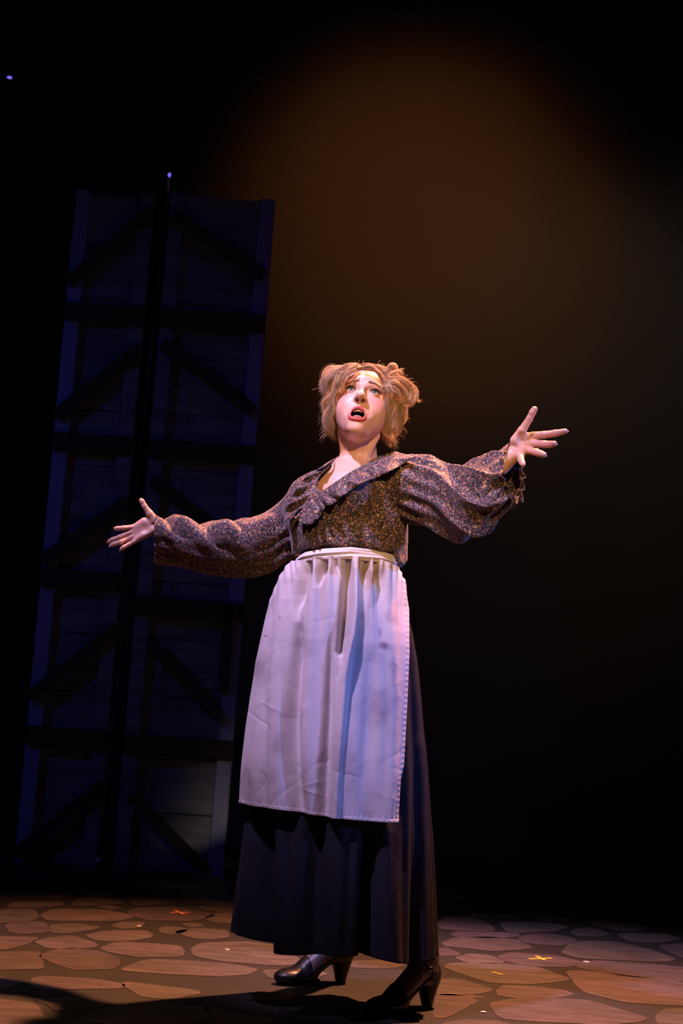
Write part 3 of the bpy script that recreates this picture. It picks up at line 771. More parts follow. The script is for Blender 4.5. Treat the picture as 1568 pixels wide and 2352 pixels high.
def cloth_mat(name, col, rough, wr=0.0, stains=False, sheen=0.1):
    m = mat(name, col, rough); n = NT(m); tc = n.n('ShaderNodeTexCoord')
    mp = n.n('ShaderNodeMapping'); mp.inputs['Scale'].default_value = (1.0, 1.0, 0.55); n.l(tc.outputs['Object'], mp.inputs[0])
    a = n.n('ShaderNodeTexNoise', i_Scale=9.0, i_Detail=6.0, i_Roughness=0.55, i_Distortion=0.3); n.l(mp.outputs[0], a.inputs['Vector'])
    bt = n.n('ShaderNodeTexNoise', i_Scale=700.0, i_Detail=1.0); n.l(tc.outputs['Object'], bt.inputs['Vector'])
    if stains:
        s = n.n('ShaderNodeTexNoise', i_Scale=3.6, i_Detail=4.0, i_Roughness=0.6); n.l(tc.outputs['Object'], s.inputs['Vector'])
        c = n.ramp(s.outputs['Fac'], [(0.40, col), (0.56, tuple(k*.82 for k in col)), (0.66, (col[0]*.52, col[1]*.46, col[2]*.45)), (0.72, tuple(k*.8 for k in col))])
        av = n.n('ShaderNodeAttribute', attribute_name='Col'); c = n.mix(1.0, c, av.outputs['Color'], 'MULTIPLY')
        n.l(c, n.b.inputs['Base Color'])
    b1 = n.n('ShaderNodeBump'); b1.inputs['Strength'].default_value = 0.5; b1.inputs['Distance'].default_value = wr; n.l(a.outputs['Fac'], b1.inputs['Height'])
    b2 = n.n('ShaderNodeBump'); b2.inputs['Strength'].default_value = 0.2; b2.inputs['Distance'].default_value = 0.0006
    n.l(bt.outputs['Fac'], b2.inputs['Height']); n.l(b1.outputs[0], b2.inputs['Normal']); n.l(b2.outputs[0], n.b.inputs['Normal'])
    n.b.inputs['Sheen Weight'].default_value = sheen
    return m
linen = cloth_mat('apron_linen', (0.62, 0.56, 0.54), 0.75, 0.006, True)
bandm = cloth_mat('waistband_linen', (0.74, 0.67, 0.62), 0.75, 0.004)
skirtm = cloth_mat('charcoal_skirt', (0.016, 0.016, 0.023), 0.9, 0.008, sheen=0.0)
skirtm.node_tree.nodes['Principled BSDF'].inputs['Specular IOR Level'].default_value = 0.15

# ------------------------------------------------------------------ blouse
def zmap(rows, k): return [zof((r[1]+r[2])/2, r[0]) for r in rows]
TR = [(1085, 725, 935), (1120, 676, 950), (1150, 657, 945), (1180, 650, 941), (1215, 657, 936), (1245, 664, 934), (1270, 668, 935), (1290, 676, 936), (1300, 684, 934)]
tz = np.array([zof((a+b)/2, y) for y, a, b in TR]); tl = np.array([at(a, y, 0)[0] for y, a, b in TR]); tr_ = np.array([at(b, y, 0)[0] for y, a, b in TR])
tz, tl, tr_ = tz[::-1], tl[::-1], tr_[::-1]
tb = np.interp(tz, [tz[0], 1.14, 1.25, tz[-1]], [0.142, 0.136, 0.138, 0.10])
slp = math.tan(R(1.5))
def pleat(x, sh=2.0):
    return np.abs(np.sin(x))**0.7*2-1
XB1, XB0, ZBF = at(915, 1270, -.05)[0], at(684, 1270, -.05)[0], zof(800, 1260, -.13)
def torso_cloth(P):
    zq = P[:, 2]-slp*0*P[:, 0]
    l = np.interp(zq, tz, tl); r = np.interp(zq, tz, tr_); b = np.interp(zq, tz, tb)
    cx, a = (l+r)/2, (r-l)/2
    th = np.arctan2(P[:, 0]-cx, -(P[:, 1]-0.01))
    low = np.clip((1.24-zq)/0.12, 0, 1)
    fold = 0.0045*low*np.sin(th*17+3*np.sin(th*3)+zq*14)+0.003*np.sin(th*7+zq*30)*low
    fold += 0.0025*np.sin(th*5+zq*46)
    d = (np.sqrt(((P[:, 0]-cx)/a)**2+((P[:, 1]-0.01)/b)**2)-1)*np.minimum(a, b)*0.9-fold
    c = CH+SD*0.062+FR*0.088+np.array([0.0, 0, .045]); d = smin(d, ell(P, c, (0.066, 0.060, 0.070), rotz(-YAW)), 0.030)
    c = CH-SD*0.066+FR*0.075+np.array([-.004, 0, .030]); d = smin(d, ell(P, c, (0.062, 0.060, 0.066), rotz(-YAW)), 0.030)
    d = smax(d, zq-1.43, 0.04)
    # underside tucked in above the waistband, tilted like the waist
    fr = np.clip((XB1-P[:, 0])/.015, 0, 1)*np.clip((P[:, 0]-XB0)/.03, 0, 1)*np.clip(-P[:, 1]/.03, 0, 1)
    zb = (tz[0]+0.010-0.010*np.cos(th*9+1))*(1-fr)+(ZBF-0.004*np.cos(th*9+1))*fr
    return smax(d, zb-P[:, 2], 0.02)
def sleeve_table(rows, base):
    x = [at(r[0], (r[1]+r[2])/2, r[4])[0] for r in rows]
    zt = [at(r[0], r[1], r[4])[2] for r in rows]; zb = [at(r[0], r[2], r[4])[2] for r in rows]
    y = [r[4] for r in rows]; rw = [r[3] for r in rows]
    A = np.array([x, (np.array(zt)+zb)/2, (np.array(zt)-zb)/2, y, rw])
    A = A[:, np.argsort(A[0])]
    # resample smoothly
    xs = np.linspace(A[0, 0], A[0, -1], 160); out = [xs]
    for k in range(1, 5):
        v = np.interp(xs, A[0], A[k]); ker = np.hanning(15); ker /= ker.sum()
        vp = np.concatenate([np.full(7, v[0])+np.arange(-7, 0)*(v[1]-v[0]), v, np.full(7, v[-1])+np.arange(1, 8)*(v[-1]-v[-2])]); out.append(np.convolve(vp, ker, 'valid'))
    return np.array(out)
SLL = sleeve_table([(900, 1048, 1180, .070, -.03), (940, 1044, 1196, .076, -.07), (985, 1050, 1214, .080, -.12), (1030, 1072, 1228, .082, -.16), (1060, 1078, 1233, .084, -.19), (1100, 1062, 1226, .082, -.22), (1140, 1036, 1202, .074, -.25), (1172, 1017, 1168, .062, -.27), (1215, 1003, 1140, .058, -.29), (1260, 985, 1110, .055, -.31)], 0)
SLR = sleeve_table([(300, 1184, 1296, .056, .31), (345, 1185, 1298, .056, .31), (365, 1187, 1299, .056, .305), (400, 1194, 1302, .058, .29), (440, 1200, 1310, .064, .27), (480, 1202, 1322, .070, .25), (540, 1196, 1329, .075, .22), (590, 1188, 1327, .077, .18), (630, 1160, 1316, .076, .15), (660, 1128, 1300, .074, .11), (700, 1106, 1275, .070, .08), (740, 1090, 1240, .060, .05)], 0)
def sleeve(P, T, side):
    x = P[:, 0]; cz = np.interp(x, T[0], T[1]); rz = np.interp(x, T[0], T[2]); cy = np.interp(x, T[0], T[3]); rw = np.interp(x, T[0], T[4])
    u = (P[:, 2]-cz); v = (P[:, 1]-cy)
    th = np.arctan2(v, u)      # 0 = top, -pi/2 = towards the camera
    s = (x-T[0, 0])/(T[0, -1]-T[0, 0])
    if side > 0:
        # gathers at the armhole fan out and gather again at the cuff
        g1 = np.exp(-((s-0.12)/0.16)**2); g2 = np.exp(-((s-0.86)/0.20)**2); g3 = np.exp(-((s-.52)/.25)**2)
        f = 0.0065*g1*np.sin(th*13+s*9)+0.0085*g2*np.sin(th*11-s*16+2)+0.0125*g3*(1-np.abs(np.sin(th*3.5+s*10+1)))**1.4*1.6-0.004
        f += 0.003*np.sin(s*38+th*5)*g3
    else:
        g1 = np.exp(-((s-0.92)/0.12)**2)
        top = np.clip(np.cos(th+0.5), 0, 1)
        w = np.clip((0.80-s)/0.15, 0, 1)
        f = 0.005*g1*np.sin(th*11+s*9)+w*top*0.0115*(0.65+0.45*np.sin(s*23+2))*(np.abs(np.sin(s*19+th*2.3+0.4+0.5*np.sin(s*31)))**0.6*2-1.2)+w*top*0.004*np.sin(s*33+th*2.6)
        f += 0.0016*np.sin(th*9+s*5)*np.clip(1-s, 0, 1)+0.0035*np.sin(th*3+s*30)*w*top
    eg = (0.15 if side > 0 else 0.55); rwe = rw*(1+eg*np.clip(u/rz, -1, 1)-(0 if side > 0 else .06))
    d = (np.sqrt((u/rz)**2+(v/rwe)**2)-1)*np.minimum(rz, rwe)*0.85-f
    if side > 0: d = smax(d, T[0, 0]-x, 0.02)
    else: d = smax(d, x-T[0, -1], 0.02)
    return d
def shoulder_cloth(P):
    d = cone(P, NB+np.array([0, 0, -.030]), SH_L, 0.059, 0.060)
    return smin(d, cone(P, NB+np.array([0, 0, -.030]), SH_R, 0.059, 0.058), 0.03)
def blouse_sdf(P):
    d = torso_cloth(P)
    d = smin(d, shoulder_cloth(P), 0.03)
    d = smin(d, sleeve(P, SLL, 1), 0.018)
    d = smin(d, sleeve(P, SLR, -1), 0.018)
    return d
V, Q = nets(blouse_sdf, (-.62, -.42, .98), (.68, .46, 1.52), 0.0034, slack=2.6)
# sleeve mouths
cL = at(1176, 1085, -0.27); nL = np.array([0.80, -0.55, 0.22]); nL /= np.linalg.norm(nL)
cR = at(362, 1243, 0.31); nR = np.array([-1, -0.04, -0.05]); nR /= np.linalg.norm(nR)
keep = np.ones(len(V), bool)
for c, nn, sel in ((cL, nL, V[:, 0] > cL[0]-.15), (cR, nR, V[:, 0] < cR[0]+.15)):
    t = (V-c)@nn; m_ = sel & (t > 0)
    near_ = m_ & (t < 0.0045); V[near_] -= t[near_][:, None]*nn
    keep &= ~(m_ & ~near_)
px, py = np.array([project(p) for p in V]).T
NECK = [(700, 950), (772, 1040), (758, 1072), (735, 1092), (727, 1127), (745, 1126), (800, 1088), (866, 1052), (908, 1036), (960, 950)]
behind = V[:, 1] > NB[1]+0.03
keep &= ~(in_poly(px, py, NECK) & ~behind)
# round neck hole at the back
q = V-NB; keep &= ~((np.hypot(q[:, 0], q[:, 1]) < 0.072) & (q[:, 2] > -0.03))
V, Q = cut(V, Q, keep)
blouse = mesh_obj('blouse', V, Q, floral, body, True, label='dark floral print blouse with full sleeves')
sd = blouse.modifiers.new('thickness', 'SOLIDIFY'); sd.thickness = 0.0016; sd.offset = -1

# ruffled collar: strips drawn on the blouse, outer edge lifted and waved
def on_cloth(px_, py_, lift):
    p = raycast(blouse_sdf, px_, py_, lift)
    if p is None: p = at(px_, py_, -0.02)
    return p
def smooth_path(P, it=3):
    P = np.array(P)
    for _ in range(it):
        Q_ = P.copy(); Q_[1:-1] = (P[:-2]+2*P[1:-1]+P[2:])/4; P = Q_
    return P
def ruffle(inner, outer, name, n=90, m=12, waves=6, amp=0.010, ph=0.0, lift=0.004, tip=0.012, m_=floral):
    ip = catmull([np.array([*p, 0.]) for p in inner], n); op = catmull([np.array([*p, 0.]) for p in outer], n)
    rows = []
    for j in range(m):
        t = j/(m-1)
        row = [on_cloth(a[0]*(1-t)+b[0]*t, a[1]*(1-t)+b[1]*t, lift+tip*math.sin(t*math.pi*.5)*.6) for a, b in zip(ip, op)]
        rows.append(smooth_path(row, 3))
    Vr = []
    for j in range(m):
        t = j/(m-1)
        for i in range(n):
            s = i/(n-1); wv = math.sin(2*math.pi*waves*s+ph+0.8*math.sin(9*s))
            p = rows[j][i].copy(); d = (CAM-p)/np.linalg.norm(CAM-p)
            p = p+d*(amp*t**1.3*(wv*0.5+0.5))
            Vr.append(p)
    o = mesh_obj(name, Vr, grid_faces(m, n), m_, blouse, True)
    s_ = o.modifiers.new('t', 'SOLIDIFY'); s_.thickness = 0.0015; s_.offset = 1
    return o
ruffle([(906, 1037), (868, 1050), (832, 1070), (800, 1088), (770, 1108), (745, 1125), (732, 1132), (722, 1140), (712, 1152)],
       [(952, 1050), (905, 1078), (868, 1096), (836, 1108), (812, 1122), (784, 1142), (764, 1158), (738, 1168), (724, 1196)], 'collar_ruffle', waves=5, amp=0.026, ph=2.2)
ruffle([(775, 1048), (762, 1066), (748, 1080), (736, 1092), (729, 1106), (727, 1126), (722, 1138), (712, 1152)],
       [(742, 1074), (722, 1083), (704, 1096), (692, 1108), (680, 1124), (668, 1148), (656, 1172), (650, 1200)], 'collar_ruffle', waves=4, amp=0.022, ph=0.5)
ruffle([(727, 1120), (716, 1132), (706, 1146), (698, 1160), (694, 1172)],
       [(748, 1150), (742, 1176), (724, 1197), (705, 1206), (675, 1190)], 'jabot_ruffle', n=70, waves=5, amp=0.026, ph=1.0, lift=0.007)
# trailing cuff edge thread ends are part of the sleeve mouth frills
def cuff_frill(c, nn, T, waves, amp, length, name):
    ring = []
    for k in range(120):
        th = 2*math.pi*k/120
        # march out from the centre in the mouth plane until the cloth is met
        a = np.cross(nn, [0, 0, 1.]); a /= np.linalg.norm(a); b = np.cross(a, nn)
        dirv = math.cos(th)*b+math.sin(th)*a
        ctr = c.copy(); lo_, hi_ = 0.0, 0.16
        ts = np.linspace(0.0, 0.16, 60); vals = blouse_sdf(ctr+ts[:, None]*dirv)
        i0 = np.argmax(vals > 0); ring.append(ctr+ts[max(i0, 1)]*dirv)
    ring = np.array(ring)
    for _ in range(2): ring = (np.roll(ring, 1, 0)+2*ring+np.roll(ring, -1, 0))/4
    rows = []
    for j in range(6):
        t = j/5; wv = np.sin(np.arange(120)/120*2*math.pi*waves+np.sin(np.arange(120)/19))
        ctr = ring.mean(0)
        rad = (ring-ctr); rad /= np.linalg.norm(rad, axis=1)[:, None]
        rows.append(ring+nn*length*(t-0.25)+rad*(amp*t*wv-0.002*(j == 0))[:, None])
    o = mesh_obj(name, np.concatenate(rows), grid_faces(6, 120, True), floral, blouse, True)
    s_ = o.modifiers.new('t', 'SOLIDIFY'); s_.thickness = 0.0012
cuff_frill(cL+0.0*nL, nL, SLL, 17, 0.0035, 0.010, 'cuff_edge')
cuff_frill(cR+0.0*nR, nR, SLR, 15, 0.003, 0.008, 'cuff_edge')

# ------------------------------------------------------------------ skirt and apron
LS = [(668, 1262), (672, 1275), (680, 1290), (650, 1335), (632, 1380), (618, 1440), (600, 1520), (588, 1600), (577, 1680), (568, 1760), (562, 1845), (556, 1900), (548, 1980), (540, 2050), (531, 2128), (529, 2160)]
RS = [(910, 1262), (912, 1285), (918, 1305), (930, 1340), (940, 1400), (955, 1460), (965, 1520), (973, 1600), (979, 1680), (987, 1760), (993, 1850), (1000, 1930), (1005, 2020), (1009, 2100), (1013, 2187), (1015, 2230)]
Lw = np.array([at(x, y, 0) for x, y in LS])[::-1]; Rw = np.array([at(x, y, 0) for x, y in RS])[::-1]
def sk(z):
    l = np.interp(z, Lw[:, 2], Lw[:, 0]); r = np.interp(z, Rw[:, 2], Rw[:, 0])
    return (l+r)/2, (r-l)/2, np.interp(z, [0.08, 0.6, 0.95, 1.12], [0.225, 0.18, 0.145, 0.115])
def foldfield(paths, px, py):
    d = np.zeros(len(px))
    for P_ in paths:
        P_ = np.array(P_, float); y = P_[:, 1]
        xc = np.interp(py, y, P_[:, 0]); w_ = np.interp(py, y, P_[:, 2]); k = np.interp(py, y, P_[:, 3], left=P_[0, 3] if P_[0, 1] < 1310 else 0, right=P_[-1, 3] if P_[-1, 1] > 1840 else 0)
        y0, y1 = y[0], y[-1]
        if y0 > 1310: k = P_[0, 3]*(py < y0)+k*(py >= y0); t_ = np.clip((py-y0+25)/50, 0, 1); k = k*t_*t_*(3-2*t_)
        if y1 < 1840: k = P_[-1, 3]*(py > y1)+k*(py <= y1); t_ = np.clip((y1+20-py)/40, 0, 1); k = k*t_*t_*(3-2*t_)
        d += k*np.exp(-np.abs((px-xc)/w_)**2.4)
    return d
def proj_arr(P):
    q = P-CAM; w_ = q@FW
    return CX+F*(q@RT)/w_, CY-F*(q@UP)/w_
hemz = {}
def skirt_surface(th, z, extra=0.0):
    cx, a, b = sk(z)
    return np.stack([cx+(a+extra)*np.sin(th), 0.0-(b+extra)*np.cos(th), z], -1)
nT, nR_ = 520, 260
TH = np.linspace(-math.pi, math.pi, nT, endpoint=False)
zh = np.interp(TH, [-math.pi, -2.2, -1.5, -0.9, -0.3, 0.3, 1.0, 1.6, 2.4, math.pi], [0.16, 0.17, 0.178, 0.165, 0.158, 0.160, 0.150, 0.150, 0.160, 0.16])
zh = zh+0.006*np.sin(TH*5+1)
zt = 1.118
tt = np.linspace(0, 1, nR_)[:, None]
Z = zt+(zh[None]-zt)*tt
THb = np.broadcast_to(TH, Z.shape); mk = np.clip((Z-0.50)/0.12, 0, 1)*np.clip((0.75-THb)/0.25, 0, 1)*np.clip((THb+1.9)/.25, 0, 1)
P = skirt_surface(THb, Z, -0.010-0.042*mk).reshape(-1, 3)
px, py = proj_arr(P)
front = (np.cos(np.broadcast_to(TH, Z.shape)).ravel() > -0.15)
SKF = [[(610, 1830, 18, -.025), (606, 1950, 20, -.050), (600, 2060, 22, -.075), (596, 2200, 26, -.085)],
       [(648, 1830, 12, .004), (646, 2000, 14, .016), (643, 2200, 16, .024)],
       [(726, 1850, 24, -.012), (722, 2000, 26, -.030), (718, 2200, 30, -.040)],
       [(778, 1860, 26, .008), (778, 2200, 30, .020)],
       [(850, 1870, 18, -.03), (850, 2000, 20, -.060), (850, 2200, 24, -.075)],
       [(895, 1890, 16, .006), (898, 2200, 22, .018)],
       [(940, 1500, 8, -.006), (955, 1800, 12, -.012), (960, 2200, 20, -.026)],
       [(965, 1700, 7, .004), (978, 2200, 12, .010)]]
ff = foldfield(SKF, px, py)*front
tv = np.broadcast_to(tt, Z.shape).ravel(); thv = np.broadcast_to(TH, Z.shape).ravel()
ff += (~front)*0.025*tv*np.sin(thv*9)
ff += 0.0035*tv*np.sin(thv*23+3*np.sin(thv*4)+tv*2)+0.0015*np.sin(thv*41+tv*9)*tv
N_ = np.stack([np.sin(thv), -np.cos(thv), 0*thv], -1)
P = P+N_*ff[:, None]
skirt = mesh_obj('skirt', P, grid_faces(nR_, nT, True), skirtm, body, True, label='long charcoal skirt with heavy pleats')
sd = skirt.modifiers.new('t', 'SOLIDIFY'); sd.thickness = 0.002; sd.offset = -1

# apron
AP_R = np.array([(1285, 902), (1310, 908), (1330, 918), (1400, 928), (1500, 930), (1600, 926), (1700, 921), (1760, 918), (1790, 911), (1888, 907)], float)
HEM = np.array([(540, 1842), (562, 1845), (600, 1853), (650, 1860), (700, 1868), (760, 1878), (830, 1885), (880, 1888), (907, 1888), (940, 1889)], float)
TOP = np.array([(660, 1292), (690, 1289), (730, 1280), (770, 1277), (830, 1279), (870, 1286), (908, 1303)], float)
nU, nW = 420, 420
U = np.linspace(0, 1, nU); W = np.linspace(0, 1, nW)[:, None]
PYr = np.full((nW, nU), 1500.0)
# find z for each row/column so that the projected row lies between TOP and HEM
Zg = np.broadcast_to(1.10-0.65*W, (nW, nU)).copy(); TL = -1.75
thR = np.full((nW, nU), 0.8)
for it in range(12):
    cx, a, b = sk(Zg)
    THg = TL+(thR-TL)*U[None]
    Pg = np.stack([cx+(a+.002)*np.sin(THg), -(b+.006)*np.cos(THg), Zg], -1)
    pxg, pyg = proj_arr(Pg.reshape(-1, 3)); pxg = pxg.reshape(nW, nU); pyg = pyg.reshape(nW, nU)
    ty = np.interp(pxg, TOP[:, 0], TOP[:, 1]); hy = np.interp(pxg, HEM[:, 0], HEM[:, 1])
    want = ty+(hy-ty)*W
    Zg = Zg-(want-pyg)*0.00117*0.9
    xr = np.interp(pyg[:, -1], AP_R[:, 0], AP_R[:, 1])
    err = (xr-pxg[:, -1])*0.00117/np.maximum(a[:, -1]*np.cos(thR[:, -1]), .03)
    thR = np.clip(thR+0.6*err[:, None], 0.2, 1.35)
gx, gy = pxg.ravel(), pyg.ravel()
APF = [
 # gathers under the band (valleys negative, ridges positive)
 [(712, 1275, 11, -.042), (706, 1320, 12, -.046), (696, 1365, 11, -.034), (690, 1400, 9, -.012), (688, 1430, 8, 0)],
 [(750, 1275, 9, -.036), (745, 1310, 9, -.038), (739, 1335, 7, -.018), (733, 1352, 5, 0)],
 [(773, 1272, 4, -.012), (775, 1300, 5, -.016), (780, 1328, 5, -.004), (782, 1340, 5, 0)],
 [(799, 1268, 9, -.036), (797, 1340, 11, -.038), (793, 1400, 11, -.040), (787, 1460, 10, -.038), (782, 1498, 9, -.030), (781, 1512, 8, -.006), (781, 1530, 9, 0)],
 [(826, 1272, 5, -.012), (826, 1300, 5, -.014), (826, 1330, 4, 0)],
 [(842, 1278, 8, -.034), (839, 1305, 8, -.034), (833, 1330, 6, -.014), (830, 1345, 5, 0)],
 [(860, 1284, 7, -.034), (862, 1320, 9, -.032), (866, 1370, 13, -.012), (870, 1440, 14, -.004), (870, 1500, 12, 0)],
 [(729, 1275, 5, .008), (728, 1330, 7, .008), (722, 1400, 11, .009), (716, 1500, 14, .008), (708, 1700, 18, .008), (705, 1880, 18, .006)],
 [(760, 1275, 4, .006), (757, 1330, 6, .008), (755, 1400, 10, .006), (752, 1480, 12, 0)],
 [(816, 1272, 6, .018), (813, 1340, 6, .026), (812, 1400, 6, .030), (807, 1460, 6, .030), (798, 1510, 7, .028), (790, 1560, 9, .024), (784, 1640, 9, .022), (775, 1760, 9, .022), (768, 1890, 10, .020)],
 [(848, 1284, 4, .010), (848, 1330, 6, .010), (846, 1370, 8, .004), (846, 1400, 8, 0)],
 # long soft folds
 [(668, 1300, 8, .004), (655, 1400, 12, .008), (645, 1550, 16, .010), (640, 1880, 18, .010)],
 [(694, 1430, 10, -.010), (688, 1520, 13, -.026), (676, 1650, 16, -.034), (680, 1780, 16, -.032), (696, 1885, 16, -.026)],
 [(762, 1450, 8, -.004), (760, 1530, 8, -.014), (757, 1650, 11, -.022), (750, 1780, 13, -.024), (748, 1885, 14, -.020)],
 [(850, 1500, 14, -.004), (848, 1600, 18, -.010), (845, 1700, 18, -.012), (835, 1885, 22, -.008)],
 [(893, 1400, 10, .004), (897, 1600, 12, .007), (890, 1880, 12, .006)],
 [(610, 1600, 14, .004), (590, 1850, 14, .006)], [(622, 1600, 8, -.004), (614, 1850, 9, -.007)]]
dd = foldfield(APF, gx, gy)
dd += 0.0045*np.sin(gx*.52+1.5*np.sin(gx*.11))*np.exp(-np.repeat(W[:, 0], nU)*16)
rs = np.random.RandomState(5)
# sharp travelled creases of crumpled linen
for k in range(70):
    x0 = rs.uniform(600, 900); y0 = rs.uniform(1400, 1870); an = rs.choice([-1, 1])*rs.uniform(0.3, 1.3); L = rs.uniform(12, 38); A = rs.uniform(-.0014, .0014)*(1.6 if y0 > 1560 and x0 < 800 else .6)
    ux, uy = math.sin(an), math.cos(an); a_ = (gx-x0)*ux+(gy-y0)*uy; b_ = -(gx-x0)*uy+(gy-y0)*ux
    dd += A*np.exp(-(a_/L)**2)*np.exp(-np.abs(b_)/rs.uniform(3, 8))
dd += 0.0012*np.sin(gx*.11+gy*.013+2*np.sin(gy*.01))*np.clip((gy-1400)/300, 0, 1)
# puckered hem stitching
dd += 0.0010*np.sin(gx*0.5+2*np.sin(gx*.07))*np.exp(-((gy-(np.interp(gx, HEM[:, 0], HEM[:, 1])-7))/6.0)**2)
dd += np.where(gy > np.interp(gx, HEM[:, 0], HEM[:, 1])-7, 0.0016, 0)
er = np.interp(gy, AP_R[:, 0], AP_R[:, 1]); dd += np.where((gx > er-7) & (gy > 1330), 0.0010+0.0002*np.sin(gy*.5), 0)
# narrow at the band so gathers sit flush under it
Pg = Pg.reshape(-1, 3); thg = THg.ravel()
Ng = np.stack([np.sin(thg), -np.cos(thg), 0*thg], -1)
dd *= np.clip(0.35+W*14, 0, 1).repeat(nU, 1).ravel() if False else np.repeat(np.clip(0.35+W[:, 0]*14, 0, 1), nU)
Pg = Pg+Ng*(dd+0.012)[:, None]
apron = mesh_obj('apron', Pg, grid_faces(nW, nU), linen, body, True, label='long stained off-white linen apron gathered at the waist')
SC_ = np.ones((len(gx), 3))
for (sx_, sy_, rx_, ry_, st_, col_) in ((621, 1462, 5, 3, .8, (.35, .28, .32)), (656, 1421, 3, 7, .5, (.5, .4, .45)), (877, 1484, 9, 9, .85, (.30, .24, .34)), (868, 1455, 4, 9, .5, (.45, .4, .5)),
        (893, 1412, 11, 24, .55, (.5, .42, .5)), (846, 1322, 14, 22, .7, (.42, .26, .14)), (872, 1315, 9, 12, .6, (.5, .33, .25)), (894, 1540, 6, 26, .5, (.55, .42, .5)), (870, 1615, 26, 34, .5, (.5, .45, .55)),
        (650, 1715, 8, 22, .45, (.6, .45, .42)), (790, 1745, 22, 40, .45, (.55, .45, .45)), (690, 1650, 12, 50, .35, (.6, .5, .5)), (700, 1800, 20, 40, .35, (.6, .5, .5)), (850, 1870, 14, 10, .4, (.6, .5, .6)), (900, 1800, 7, 22, .45, (.55, .45, .55)), (745, 1330, 7, 30, .3, (.6, .45, .35))):
    wob = 1+.14*np.sin(gx*.19+gy*.11+sx_)+.12*np.sin(gx*.10-gy*.17)
    m_ = np.clip(1.5-np.sqrt(((gx-sx_)/rx_)**2+((gy-sy_)/ry_)**2)*wob, 0, 1)*st_
    SC_ = SC_*(1-m_[:, None])+SC_*np.array(col_)*m_[:, None]
ca = apron.data.color_attributes.new('Col', 'FLOAT_COLOR', 'POINT')
ca.data.foreach_set('color', np.concatenate([SC_, np.ones((len(SC_), 1))], 1).astype(np.float32).ravel())
sd = apron.modifiers.new('t', 'SOLIDIFY'); sd.thickness = 0.0016; sd.offset = -1
# waistband with soft horizontal creases
rows = []
nB, nC = 26, 260
for j in range(nB):
    t = j/(nB-1)
    for i in range(nC):
        th = -math.pi+2*math.pi*i/nC
        x0 = 683+ (907-683)*(math.sin(th)*.5+.5); 
        cxw, aw, bw = 798, 114, 0.128
        xx = at(cxw, 1280, 0)[0]+(aw*PXM)*math.sin(th); yy = -bw*math.cos(th)
        pyt = np.interp(x0, [684, 700, 740, 800, 860, 907], [1278, 1268, 1260, 1256, 1263, 1277]); pyb = np.interp(x0, [684, 700, 730, 800, 870, 907], [1298, 1290, 1285, 1284, 1292, 1309])
        z = at(x0, pyt*(1-t)+pyb*t, -bw*max(0, math.cos(th)))[2] if math.cos(th) > -0.2 else at(x0, 1275+25*t, 0)[2]
        crease = 0.0022*math.sin(t*9+1.5*math.sin(th*2)+th)*math.sin(math.pi*t)+0.0012*math.sin(t*19+2*th)*math.sin(math.pi*t)
        bul = 0.004*math.sin(math.pi*t)+crease+0.003*t
        rows.append((xx+math.sin(th)*bul, yy-math.cos(th)*bul, z))
wb = mesh_obj('waistband', rows, grid_faces(nB, nC, True), bandm, apron, True, label='pale folded waistband')
sd = wb.modifiers.new('t', 'SOLIDIFY'); sd.thickness = 0.003; sd.offset = 1

